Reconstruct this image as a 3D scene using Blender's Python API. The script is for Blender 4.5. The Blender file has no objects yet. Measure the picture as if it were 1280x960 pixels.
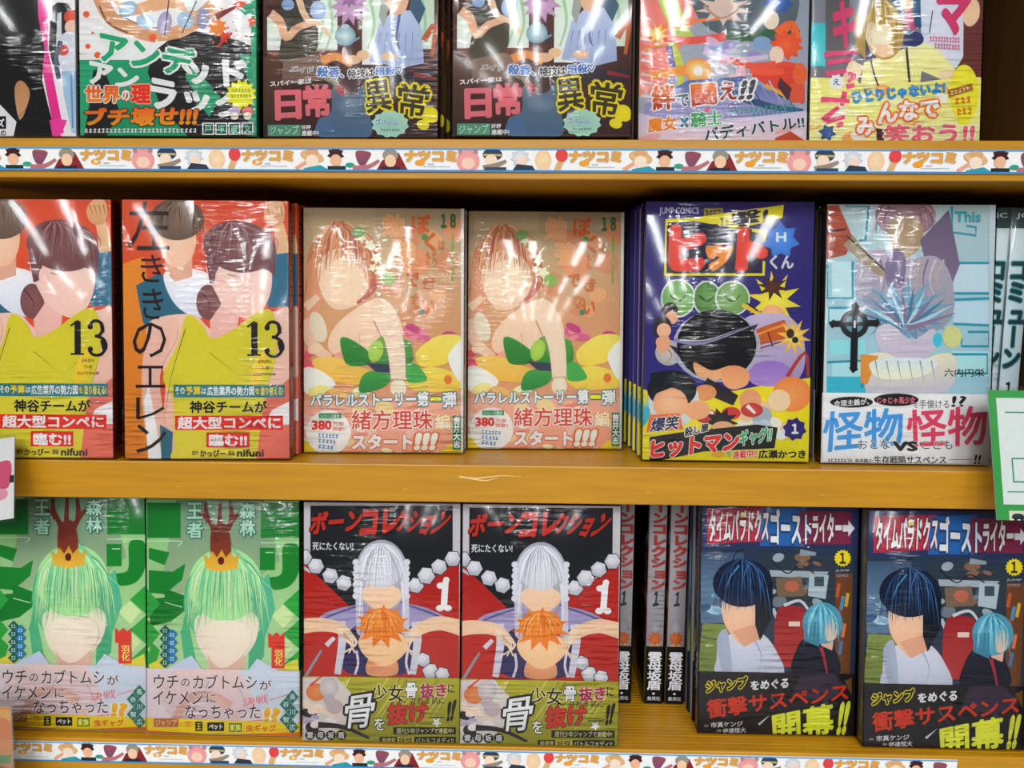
import bpy, bmesh, math, random
from mathutils import Vector, Matrix
from mathutils.geometry import tessellate_polygon

# ---------------------------------------------------------------- camera, world, lights, exposure
S = bpy.context.scene
COL = S.collection
cam_d = bpy.data.cameras.new('camera'); cam = bpy.data.objects.new('camera', cam_d); COL.objects.link(cam)
cam_d.sensor_fit = 'HORIZONTAL'; cam_d.sensor_width = 36.0; cam_d.lens = 36.0 * 1000 / 1280
cam_d.clip_start = 0.01
_p, _y, _r = math.radians(7), math.radians(1.35), 0.007
fw = Vector((-math.sin(_y) * math.cos(_p), math.cos(_y) * math.cos(_p), -math.sin(_p)))
rt = fw.cross(Vector((0, 0, 1))).normalized(); up = rt.cross(fw)
r2 = math.cos(_r) * rt + math.sin(_r) * up; u2 = -math.sin(_r) * rt + math.cos(_r) * up
M = Matrix((r2, u2, -fw)).transposed().to_4x4(); M.translation = Vector((0, 0, 1.3)) - fw * 0.54
cam.matrix_world = M
S.camera = cam

W_ = bpy.data.worlds.new('shop_interior'); S.world = W_; W_.use_nodes = True
bg = W_.node_tree.nodes['Background']; bg.inputs[0].default_value = (0.93, 0.97, 1.0, 1); bg.inputs[1].default_value = 0.23

def area(name, loc, sx, sy, power, rot=(0, 0, 0), col=(0.96, 0.98, 1.0)):
    l = bpy.data.lights.new(name, 'AREA'); l.shape = 'RECTANGLE'; l.size = sx; l.size_y = sy; l.energy = power; l.color = col
    o = bpy.data.objects.new(name, l); COL.objects.link(o); o.location = loc; o.rotation_euler = rot
    return o
# ceiling tube rows of the shop, running away from the shelves
for i, x in enumerate((-1.9, -1.1, -0.42, -0.02, 0.82, 1.32)):
    for k, y in enumerate((-2.4, -4.2, -6.0, -7.8)):
        area('ceiling_tube', (x, y, 2.75), 0.09, 1.25, 34)
area('ceiling_tube', (0.1, -1.25, 2.75), 1.6, 0.5, 8)

S.view_settings.view_transform = 'Standard'; S.view_settings.look = 'None'
S.view_settings.gamma = 1; S.view_settings.use_curve_mapping = False
S.view_settings.exposure = -1.0

# ---------------------------------------------------------------- materials
def newmat(name):
    m = bpy.data.materials.new(name); m.use_nodes = True
    return m, m.node_tree, m.node_tree.nodes['Principled BSDF']
def lin(c):
    return c / 12.92 if c <= 0.04045 else ((c + 0.055) / 1.055) ** 2.4
GAIN = 1.16
def hx(h, g=None):
    g = GAIN if g is None else g
    if len(h) == 3: h = ''.join(c * 2 for c in h)
    return tuple(min(0.86, lin(int(h[i:i + 2], 16) / 255) * g) for i in (0, 2, 4))

def mat_print():
    m, nt, b = newmat('printed_paper')
    a = nt.nodes.new('ShaderNodeAttribute'); a.attribute_name = 'ink'
    n = nt.nodes.new('ShaderNodeTexNoise'); n.inputs['Scale'].default_value = 320; n.inputs['Detail'].default_value = 3
    tc = nt.nodes.new('ShaderNodeTexCoord'); nt.links.new(tc.outputs['Object'], n.inputs['Vector'])
    mr = nt.nodes.new('ShaderNodeMapRange'); mr.inputs['To Min'].default_value = 0.9; mr.inputs['To Max'].default_value = 1.08
    nt.links.new(n.outputs['Fac'], mr.inputs['Value'])
    mx = nt.nodes.new('ShaderNodeMix'); mx.data_type = 'RGBA'; mx.blend_type = 'MULTIPLY'; mx.inputs['Factor'].default_value = 1
    nt.links.new(a.outputs['Color'], mx.inputs['A']); nt.links.new(mr.outputs['Result'], mx.inputs['B'])
    nt.links.new(mx.outputs['Result'], b.inputs['Base Color'])
    b.inputs['Roughness'].default_value = 0.5; b.inputs['Specular IOR Level'].default_value = 0.12
    return m
MPRINT = mat_print()

def mat_paper():
    m, nt, b = newmat('page_paper')
    tc = nt.nodes.new('ShaderNodeTexCoord'); mp = nt.nodes.new('ShaderNodeMapping'); mp.inputs['Scale'].default_value = (3, 5200, 3)
    n = nt.nodes.new('ShaderNodeTexNoise'); n.inputs['Scale'].default_value = 1; n.inputs['Detail'].default_value = 2
    nt.links.new(tc.outputs['Object'], mp.inputs[0]); nt.links.new(mp.outputs[0], n.inputs['Vector'])
    r = nt.nodes.new('ShaderNodeValToRGB'); r.color_ramp.elements[0].position = 0.3; r.color_ramp.elements[1].position = 0.7
    r.color_ramp.elements[0].color = (0.28, 0.25, 0.21, 1); r.color_ramp.elements[1].color = (0.62, 0.58, 0.5, 1)
    nt.links.new(n.outputs['Fac'], r.inputs[0]); nt.links.new(r.outputs[0], b.inputs['Base Color'])
    b.inputs['Roughness'].default_value = 0.9
    return m
MPAPER = mat_paper()

def mat_film():
    m = bpy.data.materials.new('shrink_film'); m.use_nodes = True; nt = m.node_tree; N = nt.nodes; L = nt.links
    for n in list(N):
        if n.type == 'BSDF_PRINCIPLED': N.remove(n)
    out = N['Material Output']
    tc = N.new('ShaderNodeTexCoord'); oi = N.new('ShaderNodeObjectInfo')
    add = N.new('ShaderNodeVectorMath'); add.operation = 'ADD'
    sc = N.new('ShaderNodeVectorMath'); sc.operation = 'SCALE'; sc.inputs[0].default_value = (3, 7, 5)
    L.new(oi.outputs['Random'], sc.inputs['Scale']); L.new(tc.outputs['Object'], add.inputs[0]); L.new(sc.outputs[0], add.inputs[1])
    def noise(scl, s, d, rotz=0):
        mp = N.new('ShaderNodeMapping'); mp.inputs['Scale'].default_value = scl; mp.inputs['Rotation'].default_value = (0, rotz, 0)
        L.new(add.outputs[0], mp.inputs[0])
        n = N.new('ShaderNodeTexNoise'); n.inputs['Scale'].default_value = s; n.inputs['Detail'].default_value = d
        L.new(mp.outputs[0], n.inputs['Vector']); return n.outputs['Fac']
    wr = noise((1, 1, 8), 42, 1, 0.06)          # taut creases across the book
    wide = noise((1, 1, 1), 11, 1)              # slow swell
    msk = noise((1, 1, 0.6), 26, 1)
    mr = N.new('ShaderNodeMapRange'); mr.inputs['From Min'].default_value = 0.49; mr.inputs['From Max'].default_value = 0.68
    L.new(msk, mr.inputs['Value'])
    ml = N.new('ShaderNodeMath'); ml.operation = 'MULTIPLY'; L.new(wr, ml.inputs[0]); L.new(mr.outputs[0], ml.inputs[1])
    b1 = N.new('ShaderNodeBump'); b1.inputs['Strength'].default_value = 1; b1.inputs['Distance'].default_value = 0.0012
    L.new(ml.outputs[0], b1.inputs['Height'])
    b2 = N.new('ShaderNodeBump'); b2.inputs['Strength'].default_value = 1; b2.inputs['Distance'].default_value = 0.0018
    L.new(wide, b2.inputs['Height']); L.new(b1.outputs[0], b2.inputs['Normal'])
    gl = N.new('ShaderNodeBsdfGlossy'); gl.inputs['Roughness'].default_value = 0.09; L.new(b2.outputs[0], gl.inputs['Normal'])
    tr = N.new('ShaderNodeBsdfTransparent'); tr.inputs[0].default_value = (0.97, 0.97, 0.97, 1)
    fr = N.new('ShaderNodeFresnel'); fr.inputs['IOR'].default_value = 1.47; L.new(b2.outputs[0], fr.inputs['Normal'])
    mx = N.new('ShaderNodeMixShader'); L.new(fr.outputs[0], mx.inputs[0]); L.new(tr.outputs[0], mx.inputs[1]); L.new(gl.outputs[0], mx.inputs[2])
    L.new(mx.outputs[0], out.inputs['Surface'])
    return m
MFILM = mat_film()

def mat_wood(name, c0, c1, rough, horiz=True):
    m, nt, b = newmat(name); N = nt.nodes; L = nt.links
    tc = N.new('ShaderNodeTexCoord'); mp = N.new('ShaderNodeMapping'); mp.inputs['Scale'].default_value = (4, 60, 60) if horiz else (60, 60, 4)
    L.new(tc.outputs['Object'], mp.inputs[0])
    n = N.new('ShaderNodeTexNoise'); n.inputs['Scale'].default_value = 3.2; n.inputs['Detail'].default_value = 6; n.inputs['Roughness'].default_value = 0.62
    L.new(mp.outputs[0], n.inputs['Vector'])
    r = N.new('ShaderNodeValToRGB'); r.color_ramp.elements[0].position = 0.3; r.color_ramp.elements[1].position = 0.72
    r.color_ramp.elements[0].color = (*c0, 1); r.color_ramp.elements[1].color = (*c1, 1)
    L.new(n.outputs['Fac'], r.inputs[0]); L.new(r.outputs[0], b.inputs['Base Color'])
    bp = N.new('ShaderNodeBump'); bp.inputs['Strength'].default_value = 0.25; bp.inputs['Distance'].default_value = 0.0006
    L.new(n.outputs['Fac'], bp.inputs['Height']); L.new(bp.outputs[0], b.inputs['Normal'])
    b.inputs['Roughness'].default_value = rough
    return m
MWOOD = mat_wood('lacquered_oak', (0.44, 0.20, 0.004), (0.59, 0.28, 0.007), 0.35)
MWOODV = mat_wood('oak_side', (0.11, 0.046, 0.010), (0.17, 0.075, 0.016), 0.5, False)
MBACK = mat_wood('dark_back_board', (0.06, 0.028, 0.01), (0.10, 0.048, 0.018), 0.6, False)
def plain(name, c, r=0.5):
    m, nt, b = newmat(name); n = nt.nodes.new('ShaderNodeTexNoise'); n.inputs['Scale'].default_value = 40
    mr = nt.nodes.new('ShaderNodeMix'); mr.data_type = 'RGBA'; mr.inputs['A'].default_value = (*[v * .92 for v in c], 1); mr.inputs['B'].default_value = (*c, 1)
    nt.links.new(n.outputs['Fac'], mr.inputs['Factor']); nt.links.new(mr.outputs['Result'], b.inputs['Base Color']); b.inputs['Roughness'].default_value = r
    return m
MFLOOR = plain('floor_vinyl', (0.42, 0.38, 0.33), 0.4)
def mat_clear():
    m = bpy.data.materials.new('clear_acrylic'); m.use_nodes = True; N = m.node_tree.nodes; L = m.node_tree.links
    for n in list(N):
        if n.type == 'BSDF_PRINCIPLED': N.remove(n)
    tr = N.new('ShaderNodeBsdfTransparent'); tr.inputs[0].default_value = (0.95, 0.97, 0.96, 1); gl = N.new('ShaderNodeBsdfGlossy'); gl.inputs['Roughness'].default_value = 0.05
    fr = N.new('ShaderNodeFresnel'); fr.inputs['IOR'].default_value = 1.49; mx = N.new('ShaderNodeMixShader')
    L.new(fr.outputs[0], mx.inputs[0]); L.new(tr.outputs[0], mx.inputs[1]); L.new(gl.outputs[0], mx.inputs[2]); L.new(mx.outputs[0], N['Material Output'].inputs['Surface'])
    return m
MCLEAR = mat_clear()

# ---------------------------------------------------------------- mesh helpers
def link_mesh(name, me, parent=None, loc=(0, 0, 0)):
    o = bpy.data.objects.new(name, me); COL.objects.link(o); o.location = loc
    if parent: o.parent = parent
    return o
def box_bm(bm, x0, x1, y0, y1, z0, z1, bevel=0):
    r = bmesh.ops.create_cube(bm, size=1)
    for v in r['verts']:
        v.co = Vector(((x0 + x1) / 2 + v.co.x * (x1 - x0), (y0 + y1) / 2 + v.co.y * (y1 - y0), (z0 + z1) / 2 + v.co.z * (z1 - z0)))
    if bevel:
        es = list({e for v in r['verts'] for e in v.link_edges})
        bmesh.ops.bevel(bm, geom=es, offset=bevel, segments=2, affect='EDGES', profile=0.5)
def box(name, x0, x1, y0, y1, z0, z1, mat, parent=None, bevel=0):
    bm = bmesh.new(); box_bm(bm, x0, x1, y0, y1, z0, z1, bevel)
    me = bpy.data.meshes.new(name); bm.to_mesh(me); bm.free(); me.materials.append(mat)
    return link_mesh(name, me, parent)
def ink_mesh(name, verts, tris, cols):
    """triangles with a printed colour per corner"""
    me = bpy.data.meshes.new(name); me.from_pydata(verts, [], tris)
    at = me.color_attributes.new('ink', 'FLOAT_COLOR', 'CORNER')
    buf = []
    for c in cols: buf.extend((c[0], c[1], c[2], 1.0))
    at.data.foreach_set('color', buf); me.materials.append(MPRINT)
    return me
def tint(me, rgb):
    at = me.color_attributes.new('ink', 'FLOAT_COLOR', 'CORNER'); at.data.foreach_set('color', [*rgb, 1.0] * len(at.data)); me.materials.append(MPRINT)

# glyph outlines from Blender's own font
_G = {}
def glyphs(s, off):
    k = (s, round(off, 4))
    if k not in _G:
        c = bpy.data.curves.new('lettering', 'FONT'); c.body = s; c.offset = off; c.resolution_u = 2
        o = bpy.data.objects.new('lettering', c); m = o.to_mesh()
        vs = [(v.co.x, v.co.y) for v in m.vertices]; ts = [tuple(p.vertices) for p in m.polygons]
        o.to_mesh_clear(); bpy.data.objects.remove(o); bpy.data.curves.remove(c)
        _G[k] = (vs, ts)
    return _G[k]

LAY = 4e-6
def ring(r, px):
    """shifts that thicken a glyph by r em; fewer for small print"""
    if r < .006: return [(0, 0)]
    n = (4 if r < .055 else 8) if px < 8 else (8 if px > 16 or r > .07 else 6)
    o = [(0, 0)] + [(r * math.cos(2 * math.pi * (k + .5) / n), r * math.sin(2 * math.pi * (k + .5) / n)) for k in range(n)]
    if r > .075 and px > 12: o += [(.5 * r * math.cos(math.pi * k / 2), .5 * r * math.sin(math.pi * k / 2)) for k in range(4)]
    return o
class Pr:
    """a flat print. Coordinates are measured in the frame `quad` (tl, tr, br, bl) and land on a sheet W wide, H tall."""
    def __init__(s, quad, W, H, spine=None):
        s.q = quad; s.W = W; s.H = H; s.v = []; s.t = []; s.c = []; s.l = 1; s.spine = spine
        s.base = 0.0; s.clip = (-W / 2, W / 2, 0.0, H)
        if spine: s.clip = (0.0, W, 0.0, H)
    def m(s, x, y):
        (ax, ay), (bx, by), (cx, cy), (dx, dy) = s.q
        u = 0.5
        for _ in range(2):
            v = (y - (ay + (by - ay) * u)) / ((dy + (cy - dy) * u) - (ay + (by - ay) * u))
            xl = ax + (dx - ax) * v; xr = bx + (cx - bx) * v
            u = (x - xl) / (xr - xl)
        return ((u - (0 if s.spine else 0.5)) * s.W, (1 - v) * s.H)
    def tri(s, P, C, layer):
        x0, x1, z0, z1 = s.clip
        pts = [(p[0], p[1], c) for p, c in zip(P, C)]
        if any(p[0] < x0 or p[0] > x1 or p[1] < z0 or p[1] > z1 for p in pts):
            for ax, lim, sg in ((0, x0, 1), (0, x1, -1), (1, z0, 1), (1, z1, -1)):
                out = []
                for i in range(len(pts)):
                    a, b = pts[i - 1], pts[i]
                    da, db = (a[ax] - lim) * sg, (b[ax] - lim) * sg
                    if (da >= 0) != (db >= 0):
                        t = da / (da - db)
                        out.append((a[0] + (b[0] - a[0]) * t, a[1] + (b[1] - a[1]) * t, tuple(a[2][k] + (b[2][k] - a[2][k]) * t for k in range(3))))
                    if db >= 0: out.append(b)
                pts = out
                if len(pts) < 3: return
        n = len(s.v); L = s.base + layer * LAY
        ar = sum(pts[i - 1][0] * pts[i][1] - pts[i][0] * pts[i - 1][1] for i in range(len(pts)))
        if ar < 0: pts = pts[::-1]
        for p in pts:
            s.v.append((s.spine + L, p[0], p[1]) if s.spine else (p[0], -L, p[1]))
        for i in range(1, len(pts) - 1):
            s.t.append((n, n + i, n + i + 1)); s.c += [pts[0][2], pts[i][2], pts[i + 1][2]]
    def up(s): s.l += 1; return s.l
    # --- primitives
    def poly(s, pts, col, col2=None):
        L = s.up(); P = [s.m(*p) for p in pts]; c = hx(col)
        if col2:
            d = hx(col2); ys = [p[1] for p in pts]; a, b = min(ys), max(ys)
            C = [tuple(c[k] + (d[k] - c[k]) * (y - a) / (b - a + 1e-9) for k in range(3)) for y in ys]
        else: C = [c] * len(P)
        for t in tessellate_polygon([[Vector((p[0], p[1], 0)) for p in P]]):
            s.tri([P[i] for i in t], [C[i] for i in t], L)
        return s
    def rect(s, x0, y0, x1, y1, col, col2=None): return s.poly([(x0, y0), (x1, y0), (x1, y1), (x0, y1)], col, col2)
    def vgrad(s, x0, y0, x1, y1, stops):
        n = len(stops) - 1
        for i in range(n):
            s.rect(x0, y0 + (y1 - y0) * i / n, x1, y0 + (y1 - y0) * (i + 1) / n, stops[i], stops[i + 1])
    def smooth(s, pts, k=5):
        o = []; n = len(pts)
        for i in range(n):
            a, b, c, d = pts[i - 1], pts[i], pts[(i + 1) % n], pts[(i + 2) % n]
            for j in range(k):
                t = j / k
                o.append(tuple(0.5 * (2 * b[q] + (c[q] - a[q]) * t + (2 * a[q] - 5 * b[q] + 4 * c[q] - d[q]) * t * t + (3 * b[q] - a[q] - 3 * c[q] + d[q]) * t ** 3) for q in (0, 1)))
        return o
    def blob(s, pts, col, col2=None): return s.poly(s.smooth(pts), col, col2)
    def ell(s, cx, cy, rx, ry, col, mid=None, rot=0, n=26):
        L = s.up(); c = hx(col); d = hx(mid) if mid else c; cr, sr = math.cos(rot), math.sin(rot)
        R = [s.m(cx + rx * math.cos(a) * cr - ry * math.sin(a) * sr, cy + rx * math.cos(a) * sr + ry * math.sin(a) * cr) for a in [2 * math.pi * i / n for i in range(n)]]
        o = s.m(cx, cy)
        for i in range(n): s.tri([o, R[i - 1], R[i]], [d, c, c], L)
        return s
    def star(s, cx, cy, r0, r1, n, col, mid=None, sq=1.0):
        L = s.up(); c = hx(col); d = hx(mid) if mid else c
        R = [s.m(cx + (r1 if i % 2 else r0) * math.cos(math.pi * i / n + .2), cy + sq * (r1 if i % 2 else r0) * math.sin(math.pi * i / n + .2)) for i in range(2 * n)]
        o = s.m(cx, cy)
        for i in range(2 * n): s.tri([o, R[i - 1], R[i]], [d, c, c], L)
        return s
    def stroke(s, pts, w, col, w2=None, k=4):
        """a ribbon through the points; w..w2 wide, pointed when w2 is 0"""
        w2 = w if w2 is None else w2; L = s.up(); c = hx(col)
        if len(pts) > 2:
            q = [pts[0]] + list(pts) + [pts[-1]]; o = []
            for i in range(1, len(q) - 2):
                a, b, e, d = q[i - 1], q[i], q[i + 1], q[i + 2]
                for j in range(k):
                    t = j / k
                    o.append(tuple(0.5 * (2 * b[z] + (e[z] - a[z]) * t + (2 * a[z] - 5 * b[z] + 4 * e[z] - d[z]) * t * t + (3 * b[z] - a[z] - 3 * e[z] + d[z]) * t ** 3) for z in (0, 1)))
            pts = o + [pts[-1]]
        n = len(pts); A = []; B = []
        for i, p in enumerate(pts):
            a = pts[max(0, i - 1)]; b = pts[min(n - 1, i + 1)]
            dx, dy = b[0] - a[0], b[1] - a[1]; l = math.hypot(dx, dy) or 1
            h = (w + (w2 - w) * i / (n - 1)) / 2
            A.append(s.m(p[0] - dy / l * h, p[1] + dx / l * h)); B.append(s.m(p[0] + dy / l * h, p[1] - dx / l * h))
        for i in range(n - 1):
            s.tri([A[i], B[i], B[i + 1]], [c] * 3, L); s.tri([A[i], B[i + 1], A[i + 1]], [c] * 3, L)
        return s
    def fan(s, pts0, pts1, n, w, col, w2=0, cols=None):
        """n tapering strokes between two guide polylines"""
        for i in range(n):
            t = (i + .5) / n
            s.stroke([(a[0] + (b[0] - a[0]) * t, a[1] + (b[1] - a[1]) * t) for a, b in zip(pts0, pts1)], w, cols[i % len(cols)] if cols else col, w2)
    def soft(s, n, box, cols, r, seed=1, sq=1.0):
        R = random.Random(seed)
        for i in range(n):
            q = R.uniform(*r); s.ell(R.uniform(box[0], box[2]), R.uniform(box[1], box[3]), q, q * sq * R.uniform(.6, 1.1), cols[i % len(cols)], n=12, rot=R.uniform(-.6, .6))
    # --- lettering fitted into a box or a leaning four-cornered frame
    def text(s, t, b, col, bold=0.03, out=None, ow=0.05, out2=None, ow2=0.1, col2=None):
        if not isinstance(b[0], tuple): b = [(b[0], b[1]), (b[2], b[1]), (b[2], b[3]), (b[0], b[3])]
        V, T = glyphs(t, min(bold, 0.0))
        if not V: return s
        bo = max(bold, 0.0) * .72; px = max(abs(b[1][0] - b[0][0]) / max(1, len(t)), 1)
        x0 = min(v[0] for v in V) - bo; x1 = max(v[0] for v in V) + bo; y0 = min(v[1] for v in V) - bo; y1 = max(v[1] for v in V) + bo
        (ax, ay), (bx, by), (cx, cy), (dx, dy) = b
        for off, cc, c2 in ((ow2, out2, None), (ow, out, None), (0, col, col2)):
            if not cc: continue
            L = s.up(); c = hx(cc); d = hx(c2) if c2 else c
            for q, (ox, oy) in enumerate(ring(bo + off, px)):
                P = []; C = []
                for x, y in V:
                    u = (x + ox - x0) / (x1 - x0 + 1e-9); v = 1 - (y + oy - y0) / (y1 - y0 + 1e-9)
                    P.append(s.m((ax + (bx - ax) * u) * (1 - v) + (dx + (cx - dx) * u) * v, (ay + (by - ay) * u) * (1 - v) + (dy + (cy - dy) * u) * v))
                    vv = min(1, max(0, v)); C.append(tuple(c[k] + (d[k] - c[k]) * vv for k in range(3)))
                for f in T: s.tri([P[i] for i in f], [C[i] for i in f], L + q * .04)
        return s
    def vtext(s, t, b, col, bold=0.03, out=None, ow=0.05, dx=0, top=1.0):
        """upright column of characters; b = (x0, y0, x1, y1); dx leans the column"""
        x0, y0, x1, y1 = b; n = len(t); h = (y1 - y0) / n; w = x1 - x0; bo = max(bold, 0.0) * .7
        for off, cc in ((ow, out), (0, col)):
            if not cc: continue
            L = s.up(); c = hx(cc)
            for i, ch in enumerate(t):
                if ch == ' ': continue
                V, T = glyphs(ch, min(bold, 0.0)); cxm = sum((min(v[0] for v in V), max(v[0] for v in V))) / 2
                for q, (ox, oy) in enumerate(ring(bo + off, min(w, h) if not s.spine else 20)):
                    P = []
                    for x, y in V:
                        u = (x + ox - 0.5) / 0.9 if ord(ch) > 0x2000 else (x + ox - cxm) / 0.9
                        v = (y + oy - 0.36) / 0.94
                        if ch in 'ー―…～': u, v = v, -u
                        if ch in 'ャュョッァィゥェォ': u += .12
                        P.append(s.m(x0 + w * (.5 + u) + dx * i / n, y0 + h * (i + .5 - v)))
                    for f in T: s.tri([P[k] for k in f], [c] * 3, L + q * .04)
        return s
    def scrawl(s, x0, y0, x1, y1, col, n, dy=0.0):
        """print too small to read: short uneven ticks"""
        R = random.Random(int(x0 * 7 + y0)); w = (x1 - x0) / n
        for i in range(n):
            x = x0 + w * i; o = dy * i / n
            s.stroke([(x + w * .1, y0 + o + (y1 - y0) * R.uniform(.1, .4)), (x + w * .8, y0 + o + (y1 - y0) * R.uniform(.1, .5))], (y1 - y0) * .2, col)
            s.stroke([(x + w * R.uniform(.2, .7), y0 + o), (x + w * R.uniform(.2, .7), y1 + o)], w * .22, col)
            s.stroke([(x + w * .1, y1 + o - (y1 - y0) * .15), (x + w * .8, y1 + o - (y1 - y0) * .15)], (y1 - y0) * .18, col)
        return s
    def mesh(s, name): return ink_mesh(name, s.v, s.t, s.c)

# ---------------------------------------------------------------- the printed designs
# Cover pictures are plain stand-ins: colour masses, petals and ribbons with no figures. All lettering is kept.
D = {}
def design(key, quad, W, H, T, front, spine, back, band=None, bandcol=None, bandspine=None):
    D[key] = dict(quad=quad, W=W, H=H, T=T, front=front, spine=spine, back=back, band=band, bandcol=bandcol, bandspine=bandspine, art=None, title=None, bandp=None, spinep=None)
    def deco(f): D[key][f.__name__.split('__')[-1]] = f; return f
    return deco
def tuft(p, cx, cy, rx, ry, base, dark, light, n=14, seed=1, mid=None, down=1.0):
    """a mass of drooping petals"""
    R = random.Random(seed)
    p.ell(cx, cy, rx, ry, base, mid or light)
    for i in range(n):
        a = math.pi * (i + .5) / n + math.pi
        x = cx + rx * math.cos(a) * .25; y = cy - ry * .8
        ex = cx + rx * math.cos(a) * R.uniform(.95, 1.12); ey = cy + ry * (0.1 + .8 * abs(math.cos(a))) * down
        mx = cx + rx * math.cos(a) * .85; my = cy - ry * .25
        p.stroke([(x, y), (mx, my), (ex, ey)], rx * .16, [dark, light, base][i % 3], 0)
def strands(p, cx, cy, rx, ry, n, cols, seed=1, w=3.0, a0=.0, a1=1.0, drop=.75, ox=0.0):
    """fine tapering streaks that fall from one point over a rounded mass"""
    R = random.Random(seed)
    for i in range(n):
        a = a0 + (a1 - a0) * (i + R.uniform(.2, .8)) / n; t = a * 2 - 1
        x0 = cx + ox + t * rx * .15; y0 = cy - ry * .93
        x1 = cx + t * rx * .82; y1 = cy - ry * (.62 - .3 * abs(t)) ; x2 = cx + t * rx * R.uniform(.96, 1.1) + R.uniform(-3, 3); y2 = cy + ry * (drop * R.uniform(.45, 1.0) + .35 * abs(t))
        p.stroke([(x0, y0), (x1, y1), (x2, y2)], w * R.uniform(.6, 1.3), cols[R.randrange(len(cols))], 0, 3)
def folds(p, pts, n, w, cols, seed=3, jit=3):
    R = random.Random(seed)
    for i in range(n):
        ox, oy = R.uniform(-jit, jit), R.uniform(-jit, jit)
        p.stroke([(x + ox + i * pts[2][0], y + oy + i * pts[2][1]) for x, y in pts[:2]], w, cols[i % len(cols)], 0)

# ---- top row, far left: black, white and pink
d = design('punk', [(-122.3, -170.4), (92.0, -171.6), (95.3, 171.0), (-116.4, 170.4)], .1145, .178, .0155, 'e8e6ea', 'f0f0f0', 'dddddd')
@d
def art(p):
    p.rect(-112, -160, 99, 176, 'e6e2e8')
    p.poly([(43, 0), (60, 0), (60, 60), (82, 176), (70, 176), (50, 70)], 'd9308a')
    p.poly([(40, -20), (62, -20), (58, 10), (64, 18), (50, 22), (46, 12)], 'e0409a')
    p.poly([(-112, -160), (44, -160), (48, 20), (56, 60), (53, 100), (60, 130), (72, 176), (-112, 176)], '161416')
    p.poly([(64, 8), (72, 2), (84, 3), (89, 10), (88, 55), (78, 82), (66, 80), (61, 60)], '121418')
    p.poly([(72, 16), (77, 14), (77, 50), (70, 60)], 'c9cfd6')
    p.ell(90, 20, 10, 9, 'c8402c', 'd86040'); p.ell(90, 33, 9, 9, 'e8bca4'); p.blob([(78, 42), (98, 44), (99, 90), (80, 88), (72, 66)], 'c9ccd8')
    p.ell(79, 62, 7, 7, 'c23a30'); p.stroke([(76, 50), (70, 74), (74, 98)], 6, '3c4a60')
    p.poly([(77, 88), (99, 88), (99, 165), (90, 168), (80, 120)], '8fb4cc', 'a8c6d8'); p.stroke([(89, 92), (91, 160)], 2, '6488a4')
    p.poly([(62, 150), (70, 148), (84, 150), (80, 160), (74, 172), (66, 172)], 'e0409a')
    p.ell(85, 169, 9, 4, 'e6e4e0'); p.blob([(19, 108), (26, 100), (35, 108), (37, 122), (26, 150), (20, 130)], 'b58258', 'c99a72')
    p.poly([(-20, 130), (0, 130), (21, 152), (16, 176), (-20, 176)], 'dcdde2')
    for i in range(7): p.stroke([(20 + i * 5, 150), (56 + i * 2, 110 + i * 8)], .8, '2c2a2c', 0)
@d
def title(p):
    p.rect(-10, 145, 8, 161, '101010'); p.text('ズ', (-3, 148, 6, 159), 'f0f0f0', .05); p.text('の', (1, 163, 8, 170), '222222', .05)

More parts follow.
